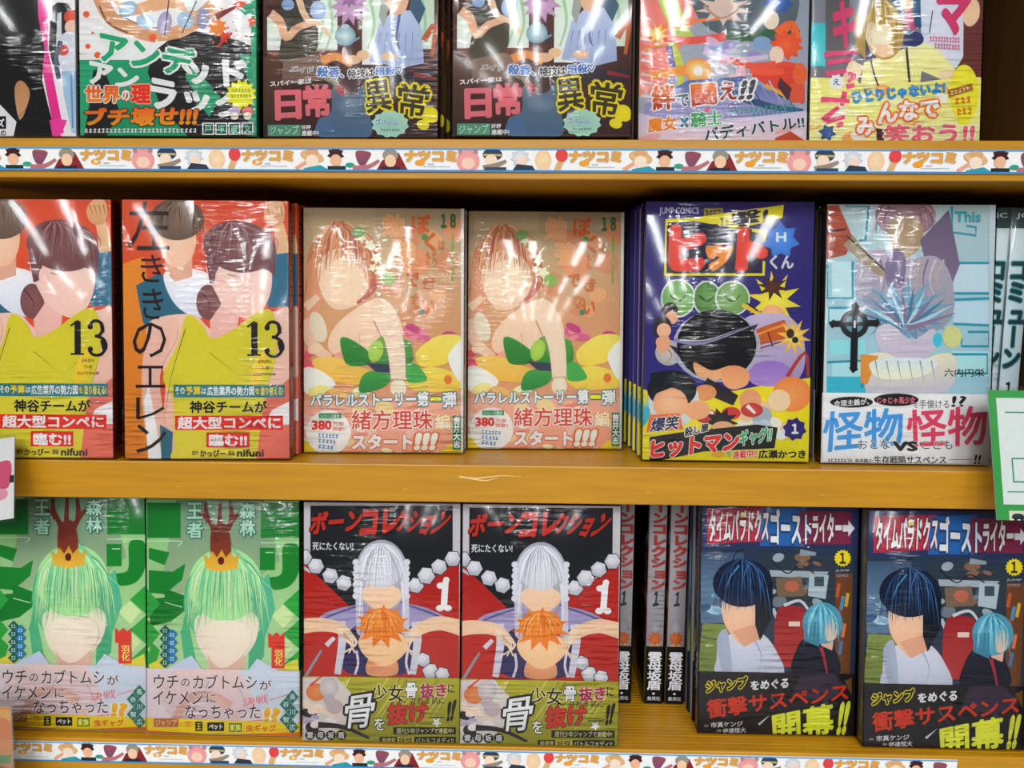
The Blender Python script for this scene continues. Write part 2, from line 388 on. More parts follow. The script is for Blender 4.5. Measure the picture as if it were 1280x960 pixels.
# ---- top row, second: green and white
d = design('undead', [(97.0, -182.5), (320.0, -183.8), (320.7, 170.6), (100.4, 170.0)], .1172, .182, .0155, 'e8ece8', '1f8a5c', '1f8a5c')
@d
def art(p):
    p.rect(99, -170, 322, 80, 'e2e6e6'); p.rect(99, 74, 322, 176, '1e9266')
    p.poly([(210, 50), (245, 38), (300, 50), (322, 60), (322, 176), (240, 176), (200, 130), (185, 90), (190, 65)], '1a181c')
    p.poly([(99, 92), (130, 84), (150, 140), (130, 176), (104, 176), (112, 130)], '1a1c1c'); p.poly([(99, 80), (118, 78), (104, 176), (99, 176)], '27a070')
    p.poly([(240, 84), (268, 110), (250, 124), (232, 96)], '23956a'); p.poly([(262, 110), (276, 120), (262, 146), (248, 128)], '23956a'); p.poly([(300, 66), (322, 70), (322, 176), (306, 176), (316, 120)], '23956a')
    p.rect(314, -170, 322, 176, '2f9a72')
    # warm looping ribbons
    p.stroke([(123, -10), (140, 22), (170, 38), (196, 46)], 20, 'c9966c', 14); p.stroke([(145, -14), (160, 10), (186, 6), (205, -10)], 16, 'd8a67c', 12)
    p.stroke([(196, 44), (230, 36), (268, 6)], 14, 'cf9c70', 20); p.stroke([(190, 8), (222, 4), (250, 24)], 12, 'd6a67e', 10); p.stroke([(124, 6), (136, 28), (160, 40)], 2, '6a4228'); p.stroke([(150, 18), (180, 32), (208, 34)], 1.5, '7a4e30')
    p.ell(160, 10, 12, 9, '8fb2d0', 'b6cede', rot=-.6); p.ell(182, 26, 12, 9, '9dbcd6', 'c4d6e4', rot=.4); p.ell(206, 28, 9, 15, '9c98b8', 'b8b4cc', rot=.2); p.ell(232, 24, 11, 10, '9ab8d0', rot=.9); p.ell(254, 22, 8, 14, '8f8fae', rot=.1); p.ell(240, 5, 9, 8, 'd4e0ea')
    p.stroke([(206, 44), (212, -5)], 1.5, '5a3c28'); p.stroke([(228, 40), (246, 0)], 1.5, '5a3c28')
    for x, y, r in ((108, 17, 5), (110, 57, 4), (122, 68, 5), (116, 40, 2), (315, 26, 6), (191, 46, 6)): p.star(x, y, r, r * .7, 7, 'dc5a30')
    p.star(272, 33, 13, 8, 8, 'e07a2c', 'e88c34'); p.star(281, 45, 9, 4, 6, 'd8402c'); p.stroke([(270, 20), (298, 6)], 9, '7c1c20', 2); p.stroke([(272, 58), (290, 40)], 3, 'c03020')
    p.poly([(296, 8), (322, 0), (322, 14), (306, 18)], '2a9c74'); p.star(300, 3, 9, 5, 7, 'd8442e'); p.soft(12, (262, 0, 318, 56), ['cf4a3a', 'a83028'], (.8, 2), 4)
@d
def title(p):
    p.text('アンデ', [(125, 34), (246, 62), (238, 96), (124, 76)], '1f9b6a', .06, 'eef4f0', .07)
    p.text('ッド', [(222, 70), (310, 74), (306, 112), (236, 104)], 'eceef2', .07)
    p.text('アン', [(112, 74), (176, 90), (172, 113), (110, 104)], 'eceef2', .07)
    p.text('ラック', [(186, 92), (308, 118), (304, 152), (186, 136)], 'e6e8ee', .07)
    p.text('世界', (106, 106, 151, 129), 'd8551c', .07, 'f0ece4', .05, col2='e8861c'); p.text('の', (152, 112, 163, 126), 'e8e0d8', .06, 'd84020', .05); p.text('理', (164, 105, 189, 129), 'd8301c', .07, 'f0a890', .05)
    p.text('ブチ壊せ!!!', [(106, 135), (250, 131), (246, 158), (106, 158)], 'dc5a1c', .07, '3a2010', .05, col2='f09a20')
    p.scrawl(106, 160.5, 247, 166, 'dfe6e0', 27)
    p.star(302, 118, 20, 15, 13, 'e6dc1c', 'f0e83c'); p.scrawl(290, 111, 314, 115, '8a8420', 6); p.scrawl(289, 118, 315, 122, '8a8420', 7)
    p.ell(294, 139, 7, 6, 'b8a8cc'); p.ell(310, 139, 7, 6, 'd4706c'); p.ell(294, 145, 5, 5, 'e6d2c4'); p.ell(310, 145, 5, 5, 'e6d2c4')
    for i, ch in enumerate('戸塚慶文'):
        x = 253.5 + i * 16.3; p.rect(x, 153.5, x + 15, 169, 'e8ece8'); p.rect(x + 1.6, 155, x + 13.4, 167.6, '14493a'); p.text(ch, (x + 3, 156.5, x + 12, 166), '8fd4b4', .02)
@d
def spinep(p): p.rect(0, 0, 100, 1000, '2a9468'); p.vtext('アンデッドアンラック', (20, 60, 80, 720), 'f0f0f0', .06)

# ---- top row, third and fourth: brown room, grey lump and teapot
def room(quad, W):
    d = design('room329', quad, W, W * 1.56, .0155, '50302a', '5a3226', '4a2c24')
    @d
    def art(p):
        p.rect(329, -170, 551, 176, '5c2c22', '3a1e1c'); p.rect(333, 0, 352, 80, '44241e')
        p.rect(334, 20, 362, 62, 'cfe0cf', 'e2ece0'); p.rect(392, -20, 422, 62, 'c2d6c0', 'dce8da'); p.rect(453, -40, 478, 80, 'c6dcc6', 'dfe9dc'); p.rect(518, -40, 543, 60, 'b8cdb6', 'cadaca')
        for x in (398, 410, 462, 526): p.stroke([(x, -10), (x + 6, 30), (x - 2, 60)], 5, '9cc49c', 2)
        p.rect(334, 62, 440, 70, '6e3a28'); p.rect(334, 72, 356, 77, 'd9d5cc'); p.rect(329, 70, 352, 176, '5e3c2a', '2c1a18')
        # dark draped cloth, pale stripes
        p.blob([(352, -20), (398, -20), (398, 20), (396, 62), (376, 76), (350, 74), (354, 30)], '2e2a28', '4a4434')
        p.stroke([(338, 16), (350, 26), (358, 46), (372, 34), (394, 26)], 12, 'dcae8c', 8); p.stroke([(372, -10), (382, 20), (400, 30), (412, 44)], 9, 'e6bc9c', 5); p.ell(360, 5, 8, 7, '8ca4cc'); p.ell(398, 12, 10, 12, '9aaed0', 'b4c2dc')
        p.poly([(354, 76), (392, 68), (412, 76), (402, 100), (352, 106)], '8c7464', '6c5044'); p.stroke([(402, 76), (420, 70), (440, 80)], 12, 'd98a3a', 8); p.stroke([(396, 92), (420, 104), (412, 120)], 5, '8a7c60')
        # violet burst, silver pot
        p.star(437, 6, 26, 15, 11, 'b48ab0', 'c6a6c0'); p.star(437, -4, 14, 8, 9, '9a6a9c')
        p.ell(432, 44, 13, 13, '6f98a8', 'd4e8ee'); p.stroke([(442, 50), (450, 46)], 4, '6f98a8', 2); p.ell(432, 32, 5, 3, 'a8c4cc'); p.rect(424, 56, 440, 60, '4c1e18')
        # pale jacket
        p.poly([(474, 30), (492, 12), (520, 12), (528, 40), (530, 78), (505, 84), (462, 76)], 'b4c0d8', '98a6c6'); p.stroke([(500, 16), (496, 46), (500, 60)], 4, '5c6c90', 2); p.poly([(516, -20), (532, 10), (524, 30), (512, 10)], '3a5a74'); p.blob([(484, -10), (510, -12), (508, 10), (496, 18), (486, 10)], 'd8ae8e'); p.poly([(478, -10), (486, 10), (480, 34), (474, 20)], '98a098')
        p.ell(454, 68, 8, 6, 'e0b890'); p.ell(486, 70, 10, 5, 'e0b48c'); p.ell(440, 74, 12, 6, 'd8b08c'); p.stroke([(530, 50), (544, 30), (540, 70)], 8, 'b8582c', 4)
        for i in range(6): p.stroke([(476 + i * 8, 40), (470 + i * 9, 74)], 1.2, '7486ac', 0)
        p.rect(490, 88, 545, 104, '2a2430'); p.stroke([(518, 92), (545, 98)], 6, '8a2824', 3)
        # smooth grey lump on a dark ground
        p.blob([(402, 172), (398, 150), (414, 140), (416, 112), (432, 118), (446, 116), (456, 104), (458, 134), (464, 150), (460, 172)], '5b6e80', '4a6684')
        p.blob([(398, 170), (396, 156), (412, 150), (420, 170)], '4e6c92'); p.ell(437, 132, 17, 10, '5e7284', '7488a0')
        p.stroke([(418, 100), (424, 112)], 9, '8a7c62', 6)
    @d
    def title(p):
        p.text('メイド', [(365, 82), (392, 84), (391, 91), (364, 89)], '403a38', .05, 'f4e4ea', .09); p.text('殺香、', [(397, 82), (431, 84), (430, 97), (396, 95)], '2f6cb4', .05, 'f4e4ea', .09)
        p.text('特技は', [(435, 86), (468, 84), (468, 96), (435, 98)], '403a38', .05, 'f4e4ea', .09); p.text('暗殺♡', [(470, 83), (502, 81), (504, 92), (470, 95)], '2f6cb4', .05, 'f4e4ea', .09)
        p.text('スパイ一家は', [(337, 101), (390, 97), (390, 104), (338, 108)], 'eceae6', .05)
        p.text('日', [(343, 112), (377, 111), (378, 149), (344, 151)], 'd86e78', .07); p.text('常', [(378, 106), (414, 104), (415, 146), (380, 147)], 'd86e78', .06); p.text('も', (420, 104, 433, 119), 'c03c44', .06)
        p.text('異', [(455, 102), (487, 98), (491, 137), (459, 142)], '3a341c', .03, 'e6cc18', .07); p.text('常', [(498, 102), (540, 108), (530, 148), (498, 143)], '3a341c', .03, 'e6cc18', .07)
        for cx, cy, rx, ry, ro in ((529, 156, 8, 6, .3), (539, 143, 9, 11, -.5), (534, 148, 6, 6, 0)): p.ell(cx, cy, rx, ry, 'e6cc18', 'eed820', rot=ro)
        p.rect(335, 156, 376, 170, '5c947c'); p.text('ジャンプ', [(337, 158), (374, 156), (374, 169), (337, 169)], '9cd4b4', .05, '2c5c4c', .04); p.rect(376, 156, 389, 170, '2c2424'); p.text('好評', (377, 156, 389, 162), 'e8e8e8', .05); p.text('連載中!', (377, 163, 399, 170), 'e8e8e8', .05)
        p.star(488, 155, 24, 21, 12, 'a8cebc', '8cbca8', .74); p.text('ゴハレル…', [(470, 148), (504, 150), (504, 157), (470, 156)], '3c64a8', .04, 'e8f0f0', .05)
        p.scrawl(476, 161, 500, 164, '4a7060', 7)
    @d
    def spinep(p): p.vgrad(0, 0, 100, 1000, ['8c7478', 'a08890', '4c2c26', '2a1c1e', 'c8b020', '2a1c1e']); p.vtext('日常も異常', (15, 500, 85, 900), 'e6cc18', .06)
room([(328.5, -176.0), (549.1, -177.3), (547.1, 172.9), (329.2, 172.3)], .1158)

# ---- top row, fifth: red and blue melee
d = design('knights', [(802.3, -151.5), (1014.9, -152.5), (1007.7, 181.1), (797.5, 180.5)], .1135, .177, .0155, 'd8706a', 'c8ccd8', 'c0c0cc')
@d
def art(p):
    p.rect(795, -160, 1014, 180, '6c7c84', 'a8b0c0')
    p.poly([(795, -160), (880, -160), (870, 20), (850, 60), (830, 110), (795, 120)], 'd8564a', 'e88a80')
    p.blob([(870, -20), (990, -20), (985, 44), (930, 48), (880, 30)], '5c6a72', '485860')
    p.stroke([(832, -10), (848, 30), (862, 48)], 26, 'a8c050', 14); p.stroke([(830, 0), (846, 26)], 8, 'c8d88c', 4); p.stroke([(838, 50), (850, 80), (850, 112)], 10, 'b8c83c', 7); p.stroke([(836, 56), (842, 90), (838, 110)], 8, '6a5c9c', 5)
    p.stroke([(816, 36), (850, 30), (880, 24), (922, 22)], 9, 'e07840', 2); p.stroke([(812, 44), (858, 50), (900, 46), (908, 44)], 8, 'd85048', 12)
    p.stroke([(804, 60), (830, 56), (815, 60)], 6, 'f0a040', 1); p.star(822, 42, 16, 7, 9, 'f0b040', 'f4e080')
    p.star(905, 10, 36, 18, 9, 'd0bcae', 'c8b0a4', .6); p.stroke([(880, 6), (902, 22), (930, 6)], 4, 'a88c80', 1)
    p.stroke([(908, 42), (935, 46), (962, 40), (1000, 40)], 13, '2c5a3c', 8); p.soft(10, (890, 44, 962, 76), ['9088b8', 'b8aace', '7c9cc0', 'c8a4c0'], (6, 12), 5, .7)
    p.stroke([(880, 62), (900, 70), (930, 74), (960, 70)], 10, 'c8b8d0', 6)
    # blue, orange masses
    p.star(972, 2, 21, 14, 9, '2050a0', '2860b0', .8); p.ell(964, 24, 10, 12, 'ecd0bc'); p.stroke([(972, 42), (990, 30), (998, 54)], 14, 'e0662c', 8)
    p.star(983, 56, 22, 15, 10, 'd84c24', 'e46434', .9); p.ell(971, 68, 9, 11, 'eccab4'); p.poly([(940, 86), (980, 76), (1004, 80), (1004, 130), (976, 118), (940, 94)], 'd84830', 'c8402c')
    p.stroke([(912, 74), (940, 82), (970, 80)], 7, 'd8543c', 10); p.stroke([(938, 86), (960, 90), (980, 88)], 10, 'e0583c', 8); p.ell(1000, 92, 9, 14, 'd86434'); p.rect(988, 104, 1006, 128, 'd4583c')
    p.poly([(958, 104), (982, 118), (978, 122), (962, 112)], '203878'); p.poly([(958, 104), (985, 118), (982, 122), (956, 108)], 'e8a838'); p.poly([(975, 96), (990, 110), (985, 126), (972, 108)], '5a2a24')
    p.soft(14, (880, 70, 930, 98), ['e8b4b4', 'f0d0d0', 'd89898', 'f4e8e8'], (4, 8), 8, .5)
    p.stroke([(812, 94), (850, 88), (880, 84)], 10, 'f09030', 14); p.ell(872, 87, 17, 15, 'f08a20', 'f8f0a0'); p.ell(873, 88, 6, 6, 'fff8e0'); p.rect(920, 84, 932, 95, 'e8b4c0')
    p.poly([(806, 130), (860, 100), (930, 95), (1008, 140), (1008, 180), (800, 180)], '44609c', 'c4b4d4'); p.stroke([(900, 112), (960, 132), (1004, 138)], 12, '3c5478', 4)
    for i in range(9): p.stroke([(870 + i * 13, 100), (905 + i * 12, 150)], 2, ['7c94c4', 'a8b8dc', '26386c'][i % 3], 0)
    p.poly([(795, 140), (835, 150), (900, 150), (1008, 138), (1014, 180), (795, 180)], 'cfc6dc', 'e4c8cc'); p.soft(8, (800, 160, 1008, 176), ['e8d8e0', 'e0a8a8', 'e8e0e8'], (8, 16), 3, .4)
    p.poly([(970, 172), (988, 164), (1006, 176), (966, 178)], 'c0482c')
    for i in range(12): p.stroke([(801, 20 + i * 9), (815 + (i * 7) % 10, 24 + i * 9)], 5, ['f4e4e0', 'e87060', 'f0c8c0'][i % 3], 0)
@d
def title(p):
    p.text('絆', [(813, 107), (843, 104), (845, 136), (816, 139)], 'e07820', .05, 'f2ece8', .06, col2='a81c18'); p.text('で', (847, 117, 861, 133), '5a6474', .05, 'f2ece8', .08)
    p.text('闘', [(863, 105), (895, 103), (897, 130), (865, 134)], 'e07820', .05, 'f2ece8', .06, col2='b0201c'); p.text('え', [(899, 101), (922, 102), (922, 124), (900, 126)], 'a03028', .05, 'f2ece8', .07)
    p.text('!!', [(928, 100), (946, 98), (940, 124), (922, 126)], '4a4454', .06, 'f2ece8', .08)
    p.text('魔女', [(809, 148), (846, 143), (846, 163), (810, 166)], 'e08420', .05, 'f4ece0', .07); p.text('×', (850, 146, 861, 160), '3c7c98', .05, 'f0ece8', .06); p.text('騎士', [(863, 141), (903, 137), (903, 156), (864, 160)], '3c9c58', .05, 'f2f2e8', .07)
    p.text('♥', (881, 134, 887, 141), 'd04848', .03)
    p.scrawl(912, 137, 992, 143, '3c9c88', 13, -9); p.scrawl(940, 141, 998, 146, '3c8cac', 11, -7)
    p.text('バディバトル!!', [(879, 160), (1004, 144), (1006, 160), (881, 178)], '2c3850', .04, 'eeeaf0', .05)
@d
def spinep(p): p.vgrad(0, 0, 100, 1000, ['c8ccd8', 'e8d8d8', 'c8b8c8', 'b09898']); p.scrawl(25, 400, 75, 700, '5c4c5c', 1)

# ---- top row, last: pale yellow, cyan and pink
d = design('smile', [(1018.4, -153.5), (1233.5, -154.6), (1223.7, 181.4), (1011.1, 180.8)], .1135, .177, .0155, 'e8d890', '5c2c28', '5c2c28')
@d
def art(p):
    p.rect(1005, -160, 1235, 180, '7c8890', '6c6470')
    p.rect(1011, 28, 1032, 82, '30b4bc', '4cc4cc'); p.rect(1032, -20, 1062, 62, '4c4c50', '606064'); p.poly([(1200, -20), (1232, -20), (1232, 100), (1196, 98), (1198, 60)], '5c2826', '6c302c')
    p.poly([(1152, -20), (1205, -20), (1204, 70), (1196, 84), (1160, 80), (1150, 30)], 'ccd2de'); p.poly([(1112, -20), (1150, -20), (1152, 34), (1130, 40), (1118, 20)], '24567c', '1c4a70')
    p.poly([(1131, 10), (1140, 10), (1145, 36), (1130, 36)], 'b43c64'); p.ell(1134, 2, 8, 10, 'deb894'); p.blob([(1205, 0), (1222, 0), (1224, 20), (1214, 32), (1205, 26)], 'e0c09c')
    p.stroke([(1166, 12), (1162, 40)], 1.4, '4a4450')
    # golden petal mass and pale shirt
    p.poly([(1080, 78), (1104, 62), (1126, 62), (1152, 50), (1172, 60), (1198, 90), (1176, 98), (1152, 88), (1150, 108), (1075, 110)], 'ece4a8', 'e6d888')
    p.stroke([(1175, 96), (1190, 94), (1192, 110)], 16, 'eec8a8', 12); p.ell(1087, 62, 13, 13, '34305c'); p.ell(1141, 48, 14, 10, '2c3468')
    p.ell(1106, 40, 24, 34, 'b0923c', 'c4a850'); p.poly([(1068, 20), (1082, 6), (1082, 74), (1070, 60)], 'a88a38'); p.poly([(1120, 6), (1128, 30), (1126, 60), (1116, 62)], 'a48838')
    p.ell(1099, 42, 17, 20, 'f0d0b0', 'f6dcc4'); p.poly([(1082, 24), (1092, 4), (1112, 8), (1118, 26), (1100, 30)], 'c4a64c', 'b8983e')
    for i in range(7): p.stroke([(1088 + i * 4, 0), (1080 + i * 7, 20), (1076 + i * 8, 34)], 2.5, ['8c7028', 'd8c070', 'b89a44'][i % 3], 0)
    strands(p, 1103, 28, 24, 30, 26, ['8c7028', 'd8c070', 'b89a44', 'a08434'], 4, 2, drop=.9)
    p.blob([(1090, 36), (1110, 30), (1114, 48), (1104, 58), (1092, 52)], 'f0d0b0', 'f6dcc4')
    p.poly([(1094, 54), (1116, 56), (1118, 68), (1104, 72), (1092, 66)], 'e8bc98'); p.stroke([(1086, 64), (1094, 96), (1108, 130)], 2.4, '3c3440'); p.stroke([(1133, 58), (1137, 102)], 3, '3c2c34')
    p.stroke([(1072, 78), (1060, 110), (1080, 130)], 20, 'e4cca8', 16)
    # lower sunny ground
    p.poly([(1011, 96), (1070, 98), (1080, 112), (1196, 96), (1226, 96), (1226, 180), (1008, 180)], 'f0dc7c', 'f2e49c'); p.soft(16, (1014, 105, 1180, 174), ['f0c070', 'f4e8b0', 'e8a05c', 'f4f0d4'], (5, 14), 6, .6)
    p.star(1046, 102, 11, 8, 8, 'f0eef0'); p.text('え', (1041, 98, 1050, 106), '2c5c9c', .04)
    p.poly([(1046, 128), (1078, 146), (1080, 150), (1050, 134)], 'f0e6d0'); p.star(1034, 166, 12, 7, 6, '2c5090', '3460a4'); p.poly([(1095, 160), (1110, 162), (1112, 176), (1096, 176)], '4c2428')
    p.ell(1205, 116, 18, 36, 'ecd82c', 'f0e040'); p.star(1205, 150, 10, 6, 8, 'f0dc30')
@d
def title(p):
    p.vtext('キ', (1040, 0, 1070, 62), 'c43868', .07)
    
    for q in ([(1030, 68), (1072, 64)], [(1034, 78), (1064, 74)], [(1032, 92), (1058, 88)], [(1060, 92), (1068, 94), (1060, 102)], [(1058, 108), (1068, 106)], [(1026, 124), (1062, 126)], [(1056, 114), (1052, 132)], [(1028, 150), (1048, 134)], [(1032, 152), (1056, 146)], [(1046, 158), (1054, 154)]): p.stroke(q, 7, 'd84878', 5)
    p.text('マ', [(1170, -8), (1216, -8), (1206, 44), (1172, 44)], 'c43464', .09)
    p.scrawl(1162, 44, 1200, 51, 'd05c84', 11, 2); p.scrawl(1168, 53, 1200, 60, 'd05c84', 9, 2)
    p.text('ひとりじゃないよ!', [(1064, 114), (1181, 102), (1181, 116), (1066, 130)], '3494d8', .06, '1c4c8c', .03)
    p.text('み', [(1069, 146), (1092, 146), (1094, 170), (1071, 170)], 'faf4f0', .06, 'e06c20', .09); p.text('んなで', [(1096, 128), (1174, 122), (1174, 146), (1097, 156)], 'faf4f0', .06, 'e06c20', .09)
    p.text('笑おう!!', [(1104, 156), (1219, 152), (1217, 182), (1104, 180)], 'd86478', .06, 'f4e8c0', .07)
    p.poly([(1184, 112), (1214, 104), (1216, 112), (1186, 122)], 'a8642c'); p.scrawl(1187, 113, 1212, 118, 'f0dc90', 5, -6)
    p.scrawl(1193, 122, 1214, 130, 'd06c24', 3, -3); p.scrawl(1196, 135, 1215, 144, 'd06c24', 3, -2)

# ---- middle row, left pair: orange-red, lemon and teal
d = design('lefty', [(152.5, 249.3), (360.3, 251.4), (362.0, 573.7), (156.6, 573.5)], .1128, .178, .015, 'c8402c', 'c8503c', 'b84430')
@d
def art(p):
    p.rect(150, 240, 370, 580, 'c84a28', 'd65532'); p.poly([(150, 330), (180, 320), (200, 470), (205, 578), (150, 578)], 'd8862c', 'd07a24')
    p.poly([(170, 356), (200, 340), (240, 396), (226, 410), (206, 420), (204, 450), (196, 440), (178, 400)], '2f6478'); p.poly([(344, 312), (360, 312), (362, 382), (336, 384), (330, 372)], '2c6a86')
    p.stroke([(354, 316), (350, 290), (344, 268)], 17, 'd8b088', 12); p.blob([(330, 262), (340, 250), (352, 252), (356, 266), (352, 280), (340, 282), (332, 276)], 'd4a87c', 'c89668')
    for i in range(4): p.stroke([(333 + i * 6, 258), (338 + i * 5, 270)], 1.1, '5c3a28', .3)
    p.blob([(204, 344), (220, 334), (244, 336), (262, 346), (270, 392), (240, 394), (216, 376)], 'e2e4ec', 'ced2de')
    p.poly([(206, 300), (240, 310), (240, 345), (218, 352), (206, 336)], 'cfa088'); p.ell(222, 298, 23, 36, 'ddb498', 'e4c0a6')
    tuft(p, 221, 274, 34, 26, '5f4a3e', '4a382e', '7c6454', 12, 4)
    # auburn dome, pale oval, knot
    p.blob([(206, 470), (184, 420), (192, 398), (240, 392), (262, 410), (290, 420), (316, 400), (346, 388), (364, 400), (364, 578), (216, 578), (204, 530)], 'e6bcae', 'dfae9c')
    p.ell(260, 377, 15, 22, '744a48', '86585a'); p.stroke([(250, 362), (262, 380), (256, 396)], 2, '4c2c30', 0); p.poly([(268, 350), (300, 380), (296, 415), (264, 430), (262, 400), (276, 380)], 'e4bcb4', 'd8a8a0')
    p.blob([(258, 330), (280, 300), (330, 300), (340, 350), (330, 384), (312, 398), (288, 388), (270, 366)], 'eac6bc', 'e8bcb0')
    p.ell(299, 308, 46, 32, '6b3c40', '7e4e52', rot=.15); p.poly([(256, 318), (275, 310), (272, 350), (262, 354)], '6b3c40'); p.poly([(312, 320), (344, 318), (344, 345), (336, 338), (322, 334)], '6e4044')
    for i in range(12): p.stroke([(290 + i, 280), (272 + i * 6.6, 292 + abs(6 - i)), (262 + i * 7.4, 328 - (i % 4) * 3)], 2.2, ['5a3034', '9a6a6c', '82545a'][i % 3], 0)
    strands(p, 299, 308, 45, 32, 34, ['5a3034', '8a5a5c', '744448', 'a07878', '663a3e'], 5, 2.0, drop=.8, ox=-8); strands(p, 222, 276, 32, 25, 24, ['4a382e', '7c6454', '5f4a3e', '8c7866'], 6, 2, drop=.7, ox=4)
    p.ell(275, 346, 6, 11, 'e4bcb0'); p.stroke([(284, 342), (300, 346)], 1.2, '5c3a3a', 0)
    # lemon top
    p.blob([(233, 394), (252, 404), (264, 422), (290, 412), (324, 388), (342, 392), (346, 440), (330, 500), (320, 578), (228, 578), (216, 500), (204, 470), (222, 430)], 'c6bc2e', 'd2c83a')
    p.stroke([(232, 410), (214, 470), (206, 520)], 1.4, '6c6a2c', 0); p.stroke([(262, 440), (300, 470)], 1.2, '8a8428', 0); p.stroke([(330, 440), (300, 470)], 1.6, '9a9430', 0); p.blob([(318, 450), (332, 438), (330, 470), (314, 480)], 'e6c034')
    p.blob([(180, 440), (214, 396), (222, 420), (200, 470), (212, 560), (206, 578), (182, 540)], 'ddb4a4', 'd8a898'); p.poly([(180, 500), (186, 480), (204, 578), (186, 578)], 'e8e0e0')
    p.poly([(330, 500), (364, 470), (364, 578), (320, 578)], 'd07060', 'd86c58'); p.poly([(340, 512), (364, 500), (364, 530), (330, 532)], 'ece4e8'); p.poly([(200, 530), (216, 540), (214, 578), (202, 578)], '2c6478'); p.blob([(220, 560), (270, 548), (290, 566), (280, 578), (220, 578)], 'd4c63a')
@d
def title(p):
    for ch, b, bo in (('左', (160, 252, 212, 312), .0), ('き', (176, 318, 204, 352), .0), ('き', (178, 360, 204, 398), .0), ('の', (166, 402, 208, 446), .0), ('エ', (170, 456, 206, 484), .0), ('レ', (170, 496, 206, 524), .0), ('ン', (170, 530, 208, 566), .0)):
        p.text(ch, b, '241618', bo)
    # numeral with thick stems and hairlines
    p.stroke([(318, 402), (318, 442)], 8, '1c181c'); p.stroke([(309, 443), (326, 443)], 2.2, '1c181c'); p.stroke([(309, 408), (319, 401)], 2.4, '1c181c')
    p.stroke([(333, 408), (338, 402), (346, 403), (350, 411), (346, 419), (340, 421)], 4.4, '1c181c', 3.6); p.stroke([(340, 420), (350, 424), (354, 433), (348, 443), (338, 444), (332, 438)], 3.8, '1c181c', 3.6); p.ell(334, 409, 3.4, 3.4, '1c181c'); p.ell(334, 437, 3.4, 3.4, '1c181c'); p.stroke([(348, 404), (350, 416)], 4.5, '1c181c'); p.stroke([(350, 425), (352.5, 437)], 7, '1c181c')
    for i, (t, w) in enumerate((('EREN', 15), ('THE', 11), ('SOUTHPAW', 28))): p.text(t, (331 - w / 2, 449 + i * 8, 331 + w / 2, 453 + i * 8), '5c3030', .01)
    p.rect(217, 480, 356, 496, '2f7684'); p.text('その', (219, 483, 231, 492), 'e6e2c0', .04); p.text('予算', (232, 482, 251, 493), 'e0c024', .05); p.text('は', (252, 484, 258, 492), 'e6e2d0', .03); p.text('広告業界の勢力図', (259, 482, 318, 494), 'e8ece4', .05); p.text('を', (319, 484, 325, 492), 'e0c024', .03); p.text('塗り替える!', (326, 482, 354, 494), 'e6d060', .04)
    p.text('神谷チームが', (237, 500, 334, 516), '1a1414', .05, 'e8d860', .02)
    p.rect(219, 519, 354, 537, 'd0281e'); p.text('超大型コンペに', (222, 520, 351, 536), 'f2eeee', .05); p.rect(258, 540, 312, 559, 'd0281e'); p.text('臨む!!', (261, 542, 309, 558), 'f2eeee', .06)
    p.text('原作', (240, 563, 248, 569), '5c4428', .03); p.text('かっぴー', (250, 562, 282, 571), '4a3420', .05); p.text('漫画', (285, 563, 293, 569), '5c4428', .03); p.text('nifuni', (296, 561, 330, 571), '3c2c20', .06)
@d
def spinep(p): p.vgrad(0, 0, 100, 1000, ['b85038', 'c86048', 'd8705c', 'd07068', 'd86860', 'c85c58']); p.vtext('左ききのエレン', (22, 60, 78, 500), '4c1c18', .02); p.vtext('かっぴー nifuni', (30, 620, 70, 940), '6c2c28', .02)

